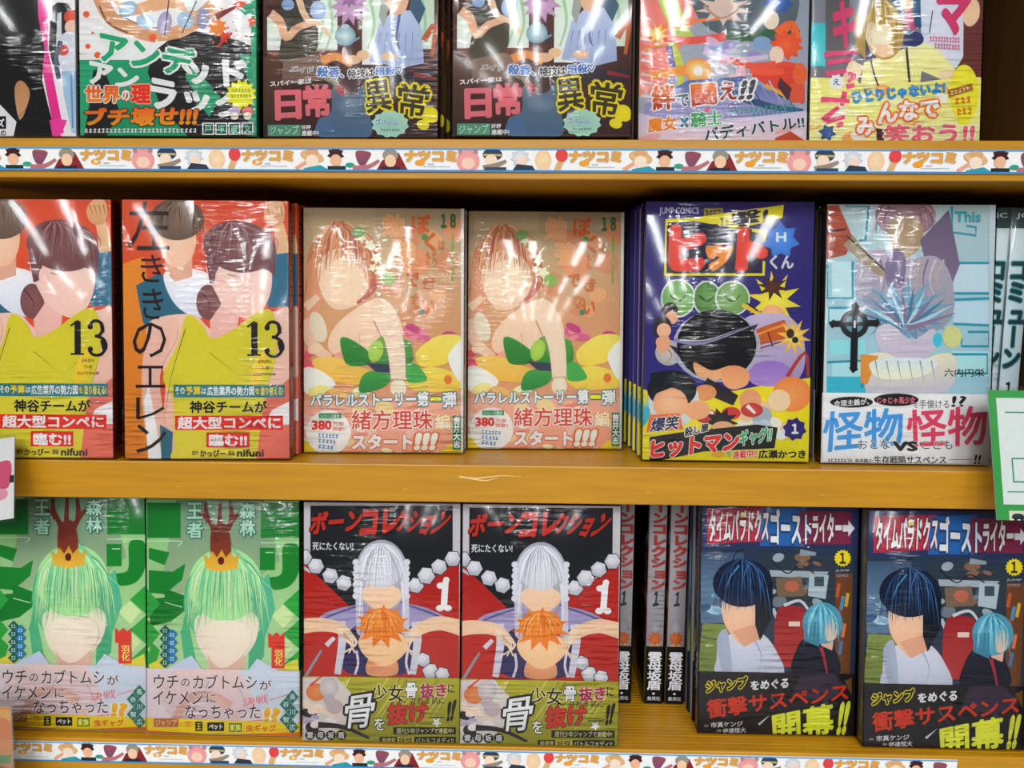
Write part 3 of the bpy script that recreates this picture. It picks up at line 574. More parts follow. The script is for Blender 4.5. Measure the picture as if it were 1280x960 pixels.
# ---- middle row, peach pair
d = design('peach', [(379.5, 259.5), (580.2, 261.1), (579.0, 566.0), (380.4, 565.0)], .1152, .176, .014, 'd8b484', 'd8d4cc', 'd8b88c')
@d
def art(p):
    p.vgrad(370, 250, 590, 575, ['a89a80', 'bca27c', 'c89a70', 'd0986c', 'd89a78', 'dca878'])
    p.soft(14, (470, 280, 585, 400), ['c88c64', 'd8a474', 'b8a078', 'd89468'], (8, 20), 9)
    p.rect(378, 250, 470, 285, 'b0a48c', 'c0a880')
    tuft(p, 430, 330, 46, 50, 'c07450', 'a8583e', 'd89c68', 18, 6, 'd4946a'); p.poly([(384, 330), (400, 300), (404, 370), (396, 400), (382, 400)], 'c8885c', 'd89c7c')
    p.blob([(398, 330), (420, 310), (450, 320), (462, 348), (448, 378), (420, 386), (402, 366)], 'f0ccb0', 'f0c4a8')
    for i in range(9): p.stroke([(420 + i * 3, 296), (404 + i * 8, 316), (396 + i * 9, 340 - (i % 3) * 6)], 3, ['a85c40', 'dca478', 'c07c58'][i % 3], 0)
    p.stroke([(470, 350), (462, 366), (446, 378)], 10, 'b46058', 3)
    strands(p, 430, 318, 46, 44, 40, ['a85c40', 'dca478', 'c07c58', 'cc9060', '9c5040', 'e0b484'], 8, 3, drop=.9, ox=-6)
    p.blob([(402, 346), (424, 322), (448, 332), (456, 356), (444, 376), (420, 384), (404, 368)], 'f0ccb0', 'f0c4a8')
    strands(p, 428, 312, 34, 34, 14, ['b06848', 'd89c70', 'c48058'], 9, 3, drop=1.0)
    # small white blossoms
    for x, y, r in ((452, 297, 7), (462, 306, 8), (470, 322, 8), (476, 338, 9), (466, 334, 6), (480, 350, 6)):
        p.star(x, y, r, r * .55, 5, 'dce0c0', 'ece8c8')
    p.ell(448, 290, 9, 6, '7ca060'); p.ell(486, 348, 9, 8, '8cac58')
    # pale arms and green leaves
    p.blob([(412, 420), (430, 396), (470, 372), (492, 384), (504, 420), (480, 440), (440, 446), (414, 440)], 'f0c8b0', 'eec0a4'); p.stroke([(378, 400), (392, 430), (412, 448)], 16, 'e8bca4', 12); p.ell(398, 408, 10, 20, 'd8ccb4', rot=-.3); p.stroke([(382, 384), (398, 370)], 12, 'ecc4a8', 8)
    p.soft(8, (380, 430, 430, 460), ['d85c6c', 'f0a08c', 'e8c8a8'], (6, 13), 4); p.soft(6, (515, 405, 580, 425), ['b84878', 'cc6488', 'd88c90'], (7, 14), 5, .6)
    p.blob([(390, 450), (420, 446), (450, 458), (470, 466), (452, 480), (410, 474)], 'f0c060', 'ecb050'); p.blob([(380, 460), (400, 462), (420, 480), (396, 492), (380, 488)], 'e8e0d8'); p.soft(6, (380, 480, 470, 494), ['f0d488', 'f0b46c', 'f4e0b0'], (8, 16), 6, .5)
    p.blob([(520, 440), (545, 420), (572, 418), (578, 430), (562, 452), (528, 458)], 'f0d468', 'ecc850'); p.blob([(508, 470), (540, 458), (578, 470), (578, 486), (520, 488)], 'f0d05c', 'f0c050'); p.blob([(560, 444), (582, 424), (582, 470), (572, 474)], 'e8e4dc'); p.ell(560, 474, 5, 6, 'd87838')
    p.blob([(426, 422), (440, 424), (462, 440), (462, 454), (436, 456), (428, 442)], '3c8c3c', '307a34'); p.blob([(462, 440), (476, 420), (496, 424), (512, 426), (516, 450), (500, 462), (476, 458)], '5ca048', '2c7c34')
    p.ell(470, 438, 9, 14, '9cc050', 'b0cc58', rot=.3); p.blob([(450, 490), (454, 468), (474, 462), (490, 470), (478, 484)], '4c9c4c', '2f8440'); p.blob([(508, 456), (520, 454), (534, 474), (512, 478), (506, 468)], '4ca450'); p.poly([(456, 452), (500, 456), (498, 466), (470, 464)], '3c4454')
    p.stroke([(478, 386), (494, 430), (498, 474)], 26, 'f0cab4', 18); p.stroke([(467, 400), (484, 440), (488, 474)], 1.6, 'b88070', 0)
    p.ell(498, 484, 10, 12, 'ecd4bc'); p.stroke([(488, 474), (508, 472)], 2, 'c8b088')
    p.stroke([(448, 416), (450, 426), (447, 434)], 1.6, 'd89c88', 0)
    # strap strip at the foot
    p.rect(370, 500, 590, 575, 'e8a890', 'e89c7c'); p.soft(22, (380, 506, 578, 562), ['f0b8a8', 'f0c88c', 'e88c78', 'f4dcc8'], (6, 14), 12, .7); p.poly([(378, 548), (400, 560), (430, 575), (378, 575)], 'ecc42c'); p.poly([(540, 575), (560, 556), (582, 550), (582, 575)], 'ecc838'); p.soft(6, (380, 560, 570, 568), ['f0e0b8', 'ecc450', 'f0b8a0'], (6, 10), 3, .5)
    p.rect(576, 250, 584, 575, 'd6d2cc')
@d
def title(p):
    p.text('勉', (478, 268, 506, 296), 'd8a070', .05, 'e8b888', .03); p.text('強', (492, 300, 520, 330), 'd8a070', .05, 'e8b888', .03); p.text('が', (515, 325, 527, 337), 'd09468', .04)
    p.text('ぼ', (514, 268, 538, 292), 'c8642c', .05, 'dc9860', .02); p.text('く', (530, 290, 545, 314), 'c8682c', .05); p.text('たち', (532, 312, 546, 334), 'c8743c', .03); p.text('は', (548, 300, 556, 312), 'c8743c', .03)
    p.text('で', (508, 340, 524, 358), 'c0682c', .05); p.text('き', (528, 345, 544, 362), 'c0682c', .05); p.text('な', (514, 366, 530, 384), 'c8783c', .04); p.text('い', (528, 374, 544, 392), 'c8682c', .05); p.ell(531, 296, 4, 4, '4c8c40'); p.ell(527, 389, 3.4, 3.4, '3c8468')
    p.text('１８', (551, 267, 570, 285), '2f6c38', .07); p.stroke([(566, 292), (566, 352)], 2.4, '8ca048')
    p.text('パラレルストーリー第', [(388, 492), (536, 488), (536, 508), (388, 508)], 'f4f4f0', .06, '2c6c74', .06); p.text('一', (538, 496, 552, 501), 'e8e030', .08, '2c6c74', .07); p.text('弾', (553, 489, 571, 509), 'f4f4f0', .05, '2c6c74', .06)
    p.text('緒方理珠', (440, 512, 541, 537), 'c8402c', .02, 'f4ecd8', .05); p.text('編', (544, 517, 563, 537), 'f8e8c8', .03, 'e89028', .05)
    p.text('スタート', (440, 542, 516, 562), 'f8f4ec', .08, 'c86438', .06); p.text('!!!', [(520, 540), (549, 540), (544, 563), (516, 563)], 'f8ecd0', .09, 'c86438', .06)
    p.ell(411, 540, 28, 28, 'f4f0e8'); p.ell(411, 540, 26, 26, 'f0dcd4'); p.rect(399, 516, 427, 522.5, '3c8c58'); p.text('シリーズ累計', (401, 517, 425, 522), 'f0f4e8', .02)
    p.text('380', (390, 525, 415, 537), 'c8342c', .07); p.text('万部', (416, 527, 430, 532), 'c8342c', .03); p.text('突破!!', (416, 533, 432, 538), 'c8342c', .03)
    for i in range(3): p.scrawl(398, 541 + i * 7, 424 - i * 3, 546 + i * 7, '3478b4', 6 - i, 2)
    p.rect(566, 519, 576, 562, '1f7440'); p.vtext('筒井大志', (567, 521, 575, 560), 'e8f0e0', .05)
@d
def spinep(p): p.vgrad(0, 0, 100, 1000, ['b8b4a4', 'c8b8a0', 'd8c8b8', 'd0a898', 'e8d060', 'e8d8d0']); p.vtext('ぼくたちは勉強ができない', (22, 60, 78, 640), '8c6c44', .03)

# ---- middle row: purple and yellow cover with the red title
d = design('purple', [(807.9, 252.0), (1018.0, 252.6), (1010.4, 577.9), (802.8, 574.8)], .1152, .180, .0145, '2c2470', '2c2470', '2c2470')
@d
def art(p):
    p.rect(795, 245, 1025, 590, '281f68', '352c80'); p.poly([(795, 488), (805, 486), (850, 500), (960, 480), (1020, 470), (1020, 590), (795, 590)], 'ded21e')
    R = random.Random(5)
    for i in range(16): a = 2.2 + i * .16; p.stroke([(812, 520), (812 + 30 * math.cos(a), 520 + 34 * math.sin(a))], 2.6, '3ca8b8', 0)
    # three green stones, ring of colour masses with pale rims
    for cx, cy, rx, ry, c, m in ((848, 372, 20, 22, '6c9c58', '84b068'), (884, 372, 16, 20, '4c7c40', '6c9c50'), (916, 372, 20, 20, '6c9454', '80a860')):
        p.ell(cx, cy, rx + 2, ry + 2, 'c8d0c8'); p.ell(cx, cy, rx, ry, c, m)
        p.stroke([(cx - 10, cy - 4), (cx, cy + 4), (cx + 10, cy - 4)], 3, '2c4c28', 1)
    p.star(968, 375, 34, 16, 10, 'd8c838', 'ecd850', 1.1); p.star(966, 358, 22, 9, 8, '3c2018', '5c3020', .8); p.ell(966, 392, 15, 12, 'dca070', 'e8b888'); p.stroke([(928, 380), (950, 392)], 5, 'd8b430', 5); p.stroke([(934, 378), (948, 388)], 2, '1c1818', 2)
    p.blob([(930, 398), (980, 392), (1004, 420), (1000, 470), (950, 476), (930, 440)], 'b8acc8', 'a090b4')
    p.ell(838, 388, 10, 11, '2c2024'); p.ell(840, 396, 8, 8, 'dca484'); p.ell(828, 408, 12, 14, '2c2428'); p.ell(830, 412, 9, 9, 'e4b090'); p.ell(836, 440, 17, 16, 'a8a4a0', 'c4bcb4'); p.stroke([(824, 430), (840, 442), (830, 456)], 2, '6c5c50', 0); p.blob([(820, 424), (834, 418), (838, 432), (826, 440)], 'd8a07c')
    p.stroke([(916, 436), (950, 420), (984, 410)], 17, 'b85c28', 24); p.stroke([(918, 432), (950, 416), (984, 404)], 3, 'e08c40', 3); p.stroke([(920, 444), (984, 424)], 1.5, '5c2814'); p.stroke([(936, 424), (942, 440)], 2, '6c2c14'); p.stroke([(960, 414), (966, 432)], 2, '6c2c14'); p.star(992, 420, 22, 10, 10, 'e0a82c', 'f8f080', 1.1); p.ell(988, 416, 5, 6, '3c2820'); p.ell(994, 424, 4, 4, '2c2020')
    p.blob([(936, 460), (960, 450), (984, 456), (990, 472), (966, 482), (940, 478)], '9070b8', 'a888c8'); p.stroke([(984, 470), (1006, 440), (1010, 470)], 5, 'a83c28', 3)
    p.soft(14, (930, 470, 1000, 540), ['d89c70', 'e8bc94', '9cacb8', 'b88ca4', 'e8dcd0'], (7, 14), 7)
    # big glossy black boulder with a white glint
    p.ell(896, 432, 55, 45, 'a8a8b8'); p.poly([(836, 430), (860, 438), (850, 446)], '2c2830'); p.poly([(928, 410), (948, 404), (936, 424)], '3c3440')
    p.ell(896, 430, 50, 44, '0c0b10', '14131a'); p.stroke([(842, 424), (880, 428), (940, 406)], 5, '8880a8', 1); p.stroke([(850, 424), (884, 424), (930, 408)], 2, 'd8d4e8', 0)
    p.blob([(868, 452), (890, 462), (914, 456), (916, 466), (894, 474), (872, 468)], 'd89c6c', 'e0ac7c')
    p.stroke([(880, 480), (900, 490), (920, 500)], 20, '28242c', 14); p.blob([(902, 462), (920, 456), (936, 464), (934, 480), (916, 486), (904, 478)], 'd89464', 'e4a878'); p.ell(882, 490, 14, 10, 'd49060'); p.ell(914, 516, 12, 8, 'c43838'); p.ell(884, 520, 14, 9, 'b83434'); p.stroke([(880, 512), (892, 516)], 5, 'e8e4e4', 3); p.ell(940, 512, 14, 9, 'b03430', 'cc4c44'); p.stroke([(934, 506), (944, 516)], 5, 'e8e0e0', 3)
    p.ell(990, 492, 24, 22, 'e08844', 'e89c5c'); p.ell(974, 500, 14, 14, 'f0c8a4'); p.ell(842, 500, 32, 34, 'c4ccd0'); p.ell(840, 486, 31, 24, '101418', '283038'); p.stroke([(822, 470), (836, 476), (852, 478)], 3, '4c6c70', 1); p.ell(838, 504, 22, 20, 'dca47c', 'e8b890'); p.poly([(812, 466), (836, 462), (844, 482), (818, 492)], '141a20')
    p.star(902, 526, 22, 12, 9, '14161c', '24262c', .8); p.ell(904, 534, 14, 8, 'dca880'); p.ell(872, 512, 16, 12, 'dca478'); p.soft(8, (930, 530, 1000, 548), ['b8c4cc', 'e8b890', 'dce4e8'], (6, 12), 9)
@d
def title(p):
    p.text('JUMP COMICS', (824, 259, 874, 270), 'b8b4d4', .03); p.rect(880, 260, 904, 270, '8c7c34'); p.scrawl(882, 262, 902, 269, '3c3440', 4)
    p.poly([(832, 274), (868, 272), (980, 256), (978, 272), (930, 284), (958, 288), (956, 344), (830, 344)], 'd8cc28'); p.poly([(835, 278), (868, 276), (955, 292), (953, 341), (833, 341)], '181434')
    p.text('一', (886, 280, 898, 284), '28203c', .05); p.scrawl(900, 272, 912, 284, '3c3430', 2); p.text('撃!', [(914, 266), (962, 258), (958, 280), (912, 284)], '28203c', .04, 'd8cc50', .06)
    p.text('ヒ', [(836, 280), (888, 282), (880, 338), (834, 340)], 'd03824', .13, '14102c', .05, 'f0d0c0', .02); p.text('ッ', [(882, 304), (918, 304), (914, 338), (880, 338)], 'd8862c', .12, '14102c', .05); p.text('ト', [(922, 282), (962, 286), (960, 340), (918, 340)], 'd03824', .13, '14102c', .05)
    p.star(976, 300, 24, 16, 7, '3c74c4', '4c8cd4'); p.text('H', (970, 290, 983, 302), 'd0dcec', .05); p.text('くん', (962, 318, 992, 336), 'c4c4d0', .06, '2c2440', .05)
    p.poly([(812, 518), (850, 516), (854, 536), (808, 540)], 'd8703c'); p.text('爆笑', [(816, 522), (850, 518), (848, 536), (812, 540)], '1c2458', .04, 'f0e0d4', .05)
    p.poly([(812, 546), (850, 540), (946, 530), (972, 534), (968, 560), (880, 564), (812, 578)], '181418'); p.text('殺し屋', [(856, 534), (886, 528), (886, 538), (856, 546)], '282020', .05, 'f0ecec', .1)
    p.text('ヒットマン', [(814, 550), (926, 538), (924, 564), (812, 574)], 'd83028', .09, 'f4ecec', .04); p.text('ギャグ!!', [(924, 538), (966, 532), (964, 552), (924, 558)], '38a468', .06, 'f0f0ec', .05)
    p.ell(898, 568, 8, 4, 'd8a830'); p.text('で', (908, 564, 914, 571), '38a0a0', .05); p.text('連載中!!', [(916, 564), (946, 561), (946, 572), (916, 573)], 'd83830', .05, 'f4ecec', .05)
    p.text('広瀬かつき', (948, 562, 1007, 573), '1a1618', .06, 'e8e040', .03)
    p.star(993, 536, 15, 12, 8, '2c2470'); p.text('１', (989, 529, 998, 542), 'f0f0f4', .07)
@d
def spinep(p): p.vgrad(0, 0, 100, 1000, ['2c2470', '2c2470', '2c2470', 'd8cc20']); p.vtext('ヒットくん', (20, 80, 80, 400), 'd03824', .08)

# ---- middle row: pale turquoise cover, white band
d = design('cross', [(1034.4, 255.5), (1244.7, 256.3), (1234.9, 580.8), (1026.9, 578.1)], .114, .1785, .0145, '8cb4bc', 'd4dcdc', 'c8d4d8', (490, 'e2e4ea'), None, 'e0e2e8')
@d
def art(p):
    p.vgrad(1020, 245, 1245, 590, ['a8b8b8', '9cbcc4', '98c0cc', '9cc4cc'])
    for x0, y0, x1, y1, c in ((1040, 326, 1066, 370, 'b4d0d4'), (1036, 384, 1080, 402, 'b0d4d8'), (1038, 424, 1082, 442, '8cd0d4'), (1040, 450, 1080, 470, 'a8d4d8'), (1030, 470, 1082, 490, '38acc0'), (1192, 326, 1240, 364, 'b8ccd4'), (1192, 376, 1238, 404, 'b4ccd8'), (1190, 438, 1238, 470, 'a8d4d8')): p.rect(x0, y0, x1, y1, c)
    # turquoise outlined blocks of the title
    for pts in ([(1056, 258), (1086, 258), (1082, 300), (1074, 300)], [(1190, 258), (1190, 290), (1220, 294), (1220, 284), (1208, 282)], [(1192, 328), (1238, 328)], [(1190, 366), (1240, 366), (1240, 372), (1190, 374)], [(1192, 404), (1238, 406)], [(1034, 330), (1034, 372), (1066, 372), (1066, 326)], [(1066, 384), (1036, 384), (1036, 402), (1060, 402)], [(1210, 414), (1236, 414), (1236, 432), (1202, 432), (1202, 422)], [(1190, 442), (1234, 442), (1234, 466), (1190, 466)], [(1034, 452), (1078, 450), (1078, 484)]): p.stroke(pts, 3.2, '2c8ca0', 3.2, 1)
    # taupe, lilac and steel drapery
    tuft(p, 1132, 270, 38, 26, '8c6c78', '6c5060', 'a88c94', 14, 8); p.star(1132, 262, 40, 18, 11, '846470', '9a7c84', .6); p.blob([(1112, 280), (1132, 268), (1152, 280), (1152, 306), (1132, 322), (1116, 308)], '9c8464', 'a48c6c')
    p.poly([(1150, 300), (1186, 262), (1200, 330), (1180, 380), (1160, 340)], '645470', '7c7088'); p.blob([(1070, 330), (1100, 310), (1130, 324), (1170, 320), (1190, 350), (1188, 400), (1140, 420), (1080, 390)], 'a89cac', '9098a4')
    for i in range(9): p.stroke([(1100 + i * 10, 324), (1106 + i * 8, 350), (1096 + i * 11, 380)], 3, ['786c84', 'c4bcc4', 'b4a88c'][i % 3], 0)
    p.poly([(1030, 258), (1048, 256), (1066, 296), (1058, 318), (1030, 324)], 'a84c34', '984834'); p.stroke([(1032, 290), (1058, 286)], 4, '4c2820', 2); p.stroke([(1060, 300), (1090, 330), (1118, 352)], 17, '94846c', 8); p.stroke([(1058, 294), (1116, 346)], 2, '3c3430')
    p.blob([(1116, 310), (1132, 322), (1128, 356), (1112, 360), (1106, 334)], '746888')
    p.star(1130, 388, 66, 30, 15, '6c98b0', '88b0c4', .62); p.star(1134, 398, 44, 20, 12, '5c7c98', '98b8cc', .7)
    for i in range(12): a = 3.4 + i * .24; p.stroke([(1134, 410), (1134 + 40 * math.cos(a), 404 + 26 * math.sin(a)), (1134 + 64 * math.cos(a), 400 + 42 * math.sin(a))], 7, ['4c7894', 'a8ccd8', '88708c'][i % 3], 0)
    p.blob([(1094, 416), (1112, 404), (1140, 424), (1166, 410), (1172, 430), (1150, 452), (1110, 450)], 'c4bcc8', 'b8b0c0'); p.ell(1172, 424, 6, 9, '40b4cc')
    p.blob([(1080, 446), (1104, 440), (1140, 452), (1180, 440), (1196, 452), (1180, 490), (1090, 490), (1082, 470)], 'd8d4b4', 'b8b4c4'); p.poly([(1076, 442), (1098, 444), (1084, 480), (1076, 478)], 'd08c3c'); p.ell(1190, 420, 12, 14, 'c8c888'); p.blob([(1088, 452), (1130, 446), (1172, 452), (1150, 470), (1100, 472)], 'c8d4dc', 'dcdcbc')
    for i in range(6): p.stroke([(1094 + i * 14, 450), (1100 + i * 14, 480)], 2, '8c94a8', 0)
    p.rect(1028, 256, 1033, 490, 'c4d0d0'); p.rect(1236, 256, 1244, 490, 'b4c4c8')
@d
def title(p):
    p.text('This', (1193, 264, 1226, 278), '3c94a0', .06)
    p.stroke([(1039, 404), (1097, 403)], 8, '141418'); p.stroke([(1069, 380), (1067, 462)], 9, '141418'); p.ell(1068, 404, 18, 18, '202428'); p.ell(1068, 404, 11, 11, '5c8c98'); p.stroke([(1040, 404), (1096, 404)], 5, '14161a'); p.stroke([(1069, 382), (1067, 460)], 7, '14161a')
    for x, y in ((1041, 404), (1096, 403), (1069, 382), (1067, 460)): p.star(x, y, 6, 4, 4, '141418')
    p.rect(1067, 400, 1069.5, 409, 'd8dce4'); p.text('六内円栄', (1180, 460, 1230, 470), '1c2428', .01)
@d
def bandp(p):
    p.ell(1064, 502, 27, 7, '1c1c20'); p.text('合理主義が、', [(1042, 500), (1086, 497), (1086, 505), (1042, 508)], 'f0f0f0', .03); p.ell(1120, 499, 28, 8, '1c1c20'); p.text('じゃじゃ馬少女', (1096, 495, 1144, 504), 'e87888', .04)
    p.text('を', (1142, 503, 1147, 509), '2c2c30', .0); p.text('手懐ける', (1149, 499, 1186, 510), '242428', .0); p.text('!?', [(1190, 494), (1208, 494), (1206, 508), (1188, 508)], '242428', .04)
    p.text('怪物', [(1030, 514), (1128, 508), (1130, 556), (1026, 566)], '3c94d0', .03, 'e8eef4', .03); p.text('怪物', [(1132, 512), (1234, 505), (1232, 556), (1134, 560)], 'd04464', .03, 'f0e8ec', .03)
    p.text('おとな', (1072, 549, 1112, 561), '242428', .0, 'e4e6ec', .04); p.text('VS', (1115, 551, 1147, 564), '242428', .08, 'e4e6ec', .03); p.text('こども', (1152, 550, 1190, 561), '242428', .0, 'e4e6ec', .04)
    p.scrawl(1034, 573, 1066, 578, '5c5c60', 8); p.text('実体験の', (1068, 573, 1090, 578), '3c3c40', .02); p.text('生存戦略サスペンス', (1092, 569.5, 1182, 579.5), '1c1c20', .02); p.rect(1186, 574, 1214, 574.7, '444448'); p.text('!!', [(1218, 568), (1226, 568), (1224, 580), (1216, 580)], '1c1c20', .03)
@d
def spinep(p):
    p.vgrad(0, 0, 100, 1000, ['c8d4d4', 'c0d0d4', 'c0d0d4', 'd8dcdc']); p.rect(0, 0, 100, 80, '3c4c50'); p.text('JC', (20, 20, 80, 45), 'd0d8d8', .03)
    p.vtext('コミューン', (8, 200, 92, 640), '1f3c40', .07, '4c98a0', .05); p.text('１', (32, 690, 68, 745), '1c2428', .06)
    p.vtext('六内円栄', (25, 775, 75, 905), '1c2428', .02); p.text('集英社', (20, 955, 80, 972), '3c4448', .02)

# ---- bottom row, left pair: green cover
d = design('green', [(183.1, 623.1), (373.8, 625.6), (373.9, 919.8), (185.1, 915.9)], .111, .172, .0145, '7cbc6c', '2a9a3c', '2a9a3c', (834, 'd8cad0'), None, 'e0a020')
@d
def art(p):
    p.rect(180, 620, 380, 925, '8cbc7c', 'b4d4a0'); p.poly([(220, 625), (330, 625), (350, 700), (300, 740), (200, 740)], '6c8c74', '98b088')
    for x0, y0, x1, y1 in ((184, 628, 226, 672), (326, 628, 375, 672)): p.rect(x0, y0, x1, y1, '127028', '147a2c')
    p.poly([(186, 684), (212, 690), (206, 706), (186, 698)], '14822c'); p.poly([(186, 712), (216, 714), (232, 704), (228, 724), (206, 742), (186, 740)], '14802c'); p.poly([(186, 748), (206, 746), (204, 734), (232, 744), (232, 762), (214, 776), (188, 782)], '14782c')
    p.poly([(325, 684), (344, 684), (344, 712), (325, 712)], '14802c'); p.blob([(354, 682), (373, 682), (374, 712), (362, 732), (340, 736), (336, 722), (352, 716)], '14802c')
    for q in ([(184, 676), (226, 676), (222, 682)], [(326, 678), (374, 678)], [(206, 752), (228, 758)], [(332, 690), (342, 690)]): p.stroke(q, 1.2, 'b4d8b0')
    for y in range(0, 6): yy = 735 + y * 38; p.poly([(375, yy), (375, yy + 38), (354, yy + 19)], '22a03c'); p.poly([(184, yy), (184, yy + 38), (200, yy + 19)], '30a040'); p.poly([(354, yy + 20), (368, yy + 34), (354, yy + 50), (340, yy + 34)], 'c8dca0')
    p.poly([(188, 800), (200, 812), (192, 838), (186, 838)], '2c9c38'); p.poly([(186, 830), (206, 820), (210, 838), (190, 846)], 'd8d040'); p.poly([(340, 838), (372, 822), (375, 850), (350, 846)], 'd4cc3c')
    # mint petals over a pale oval
    p.ell(282, 750, 52, 62, '58b484', '7cc490'); p.poly([(233, 762), (250, 850), (232, 836), (226, 790)], '4cac7c'); p.poly([(312, 800), (332, 780), (330, 820), (310, 846)], '44a478')
    p.blob([(246, 770), (280, 760), (320, 768), (320, 800), (300, 826), (278, 836), (258, 822), (246, 798)], 'ecd6c4', 'e8cfc0'); p.poly([(260, 818), (306, 818), (306, 850), (262, 850)], 'd8b4a4', 'c8a494')
    p.ell(282, 730, 46, 46, 'a4d898', 'b8e4a0')
    R = random.Random(11)
    for i in range(26):
        a = (i + .5) / 26; x = 234 + a * 100
        p.stroke([(282 + (a - .5) * 20, 694), (258 + a * 52, 712 + 20 * abs(a - .5)), (x, 752 + R.uniform(-6, 26) * (1 if abs(a - .5) < .36 else 2))], 7, ['8cd098', 'bce8a8', '68bc8c', 'a8dca0', 'c8eca8'][i % 5], 0)
    for i in range(9): p.stroke([(276, 700), (262 + i * 6, 724), (254 + i * 8, 772)], 2, ['5cac80', 'd0f0b4'][i % 2], 0)
    p.poly([(312, 740), (336, 716), (344, 760), (330, 800), (322, 770)], '58b48c', '4cac84'); p.stroke([(300, 712), (334, 730), (340, 770)], 7, '4aa898', 0); p.stroke([(322, 720), (348, 742)], 4, '7cc490', 0)
    strands(p, 282, 738, 54, 54, 70, ['8cd098', 'bce8a8', '68bc8c', 'a8dca0', 'c8eca8', '5cac80', 'd0f0b4', '48a080'], 12, 3.6, drop=.75)
    p.blob([(254, 786), (280, 774), (310, 782), (314, 802), (298, 824), (278, 834), (262, 820)], 'ecd6c4', 'e8cfc0')
    strands(p, 282, 730, 40, 50, 24, ['8cd098', 'bce8a8', '7cc498', 'a8dca0'], 13, 4.5, drop=1.0)
    # pale collar
    p.poly([(206, 836), (240, 818), (262, 848), (250, 880), (200, 880)], 'c0c8dc', 'b0bcd4'); p.poly([(304, 846), (322, 822), (352, 838), (366, 880), (296, 880)], 'c4ccdc', 'b4c0d8')
    # branching horn in a gold crown
    p.blob([(266, 660), (284, 656), (290, 690), (284, 704), (272, 704), (264, 690)], '6c2c20', '8c3c28')
    for pts in ([(272, 676), (262, 650), (240, 636)], [(276, 670), (275, 650), (276, 626)], [(280, 672), (290, 652), (306, 634)], [(262, 652), (258, 640), (258, 626)], [(290, 652), (290, 640), (288, 626)]): p.stroke(pts, 8, '6c2c20', 3)
    p.poly([(255, 692), (262, 697), (266, 688), (272, 696), (278, 686), (283, 696), (290, 688), (292, 697), (300, 690), (297, 710), (276, 714), (258, 710)], 'c8982c', 'dcb040'); p.ell(277, 700, 4, 5, '5c1c18')
@d
def title(p):
    for t, x, y in (('王', 234, 628), ('者', 234, 652), ('森', 300, 628), ('林', 300, 650)): p.text(t, (x, y, x + 20, y + 20), 'a4c8b4', .03, '3c7460', .07)
    for i, ch in enumerate('原作キャラ'):
        y = 787 + i * 10; p.poly([(207, y - 7), (214, y), (207, y + 7), (200, y)], '1f5c54'); p.scrawl(204, y - 2.5, 210, y + 2.5, 'b0d8c8', 2)
    for i, ch in enumerate('森林王者'):
        y = 792 + i * 10; p.poly([(216, y - 7), (223, y), (216, y + 7), (209, y)], '2c78ac'); p.scrawl(213, y - 2.5, 219, y + 2.5, 'b8dcec', 2)
    p.poly([(336, 789), (341, 794), (346, 789), (351, 794), (356, 789), (356, 834), (340, 834), (340, 808), (336, 808)], 'd03420'); p.vtext('羽化', (344, 811, 354, 831), 'f0d870', .03)
@d
def bandp(p):
    p.blob([(200, 850), (240, 834), (300, 840), (330, 850), (300, 900), (240, 904), (210, 890)], 'dcc4c0', 'd0bcc4'); p.poly([(300, 836), (376, 836), (376, 905), (330, 900)], 'c4ccd8'); p.stroke([(220, 900), (236, 872), (264, 868), (290, 880)], 12, 'd0a89c', 8); p.stroke([(262, 864), (280, 880), (300, 900)], 8, 'd8b4a8', 4)
    for x0, y0, x1, y1 in ((262, 850, 250, 878), (300, 860, 316, 896)): p.stroke([(x0, y0), (x1, y1)], 2, 'a8acc4', 0)
    for t, b in (('ウチ', (193, 842, 224, 860)), ('の', (227, 847, 238, 857)), ('カブトムシ', (242, 842, 322, 860)), ('が', (325, 849, 340, 861)), ('イケメン', (192, 862, 254, 880)), ('に', (259, 866, 271, 877)), ('なっちゃった', (232, 880, 326, 898))): p.text(t, b, '5a2c34', .015, 'eae2e4', .04)
    p.text('!?', [(331, 884), (352, 884), (350, 902), (329, 902)], 'e0a828', .09, 'f4e8d0', .06); p.text('決戦', [(304, 872), (336, 866), (336, 878), (304, 882)], 'd86c74', .0); p.stroke([(338, 874), (364, 866)], 1, 'd86c74'); p.stroke([(330, 899), (296, 902)], 1, 'd86c74')
    p.poly([(184, 896), (376, 903), (380, 930), (184, 925)], 'ecc61c'); p.rect(193, 897, 224, 908, 'b06c44'); p.text('ジャンプ', (195, 898, 222, 907), 'e0b070', .05)
    p.text('恋', (232, 900, 240, 908), 'd89020', .05); p.rect(245, 901, 254, 913, '1c1a14'); p.text('王', (246.5, 903, 252.5, 911), 'e8cc28', .04); p.rect(260, 902, 281, 913, '1c1a14'); p.text('ペット', (262, 904, 279, 911), 'f0ecd0', .07); p.rect(287, 903, 303, 914, '4c6438'); p.text('家族', (288, 904, 302, 913), 'e8e060', .05); p.text('虫ギャグ', (308, 905, 346, 914), 'c8541c', .04)
    p.poly([(184, 912), (280, 918), (376, 914), (380, 930), (184, 930)], 'd8701c', 'c86018')
    for i, ch in enumerate('長谷川智広'):
        x, y = (366, 870 + i * 9.5) if i % 2 == 0 else (358, 870 + i * 9.5); p.poly([(x, y - 9), (x + 8, y), (x, y + 9), (x - 8, y)], '1f7060'); p.text(ch, (x - 3.6, y - 3.6, x + 3.6, y + 3.6), 'd0e8dc', .02)
@d
def spinep(p): p.rect(0, 0, 100, 1000, '2ca03c'); p.vtext('森林王者モリキング', (20, 60, 80, 620), 'd0f0c8', .05)

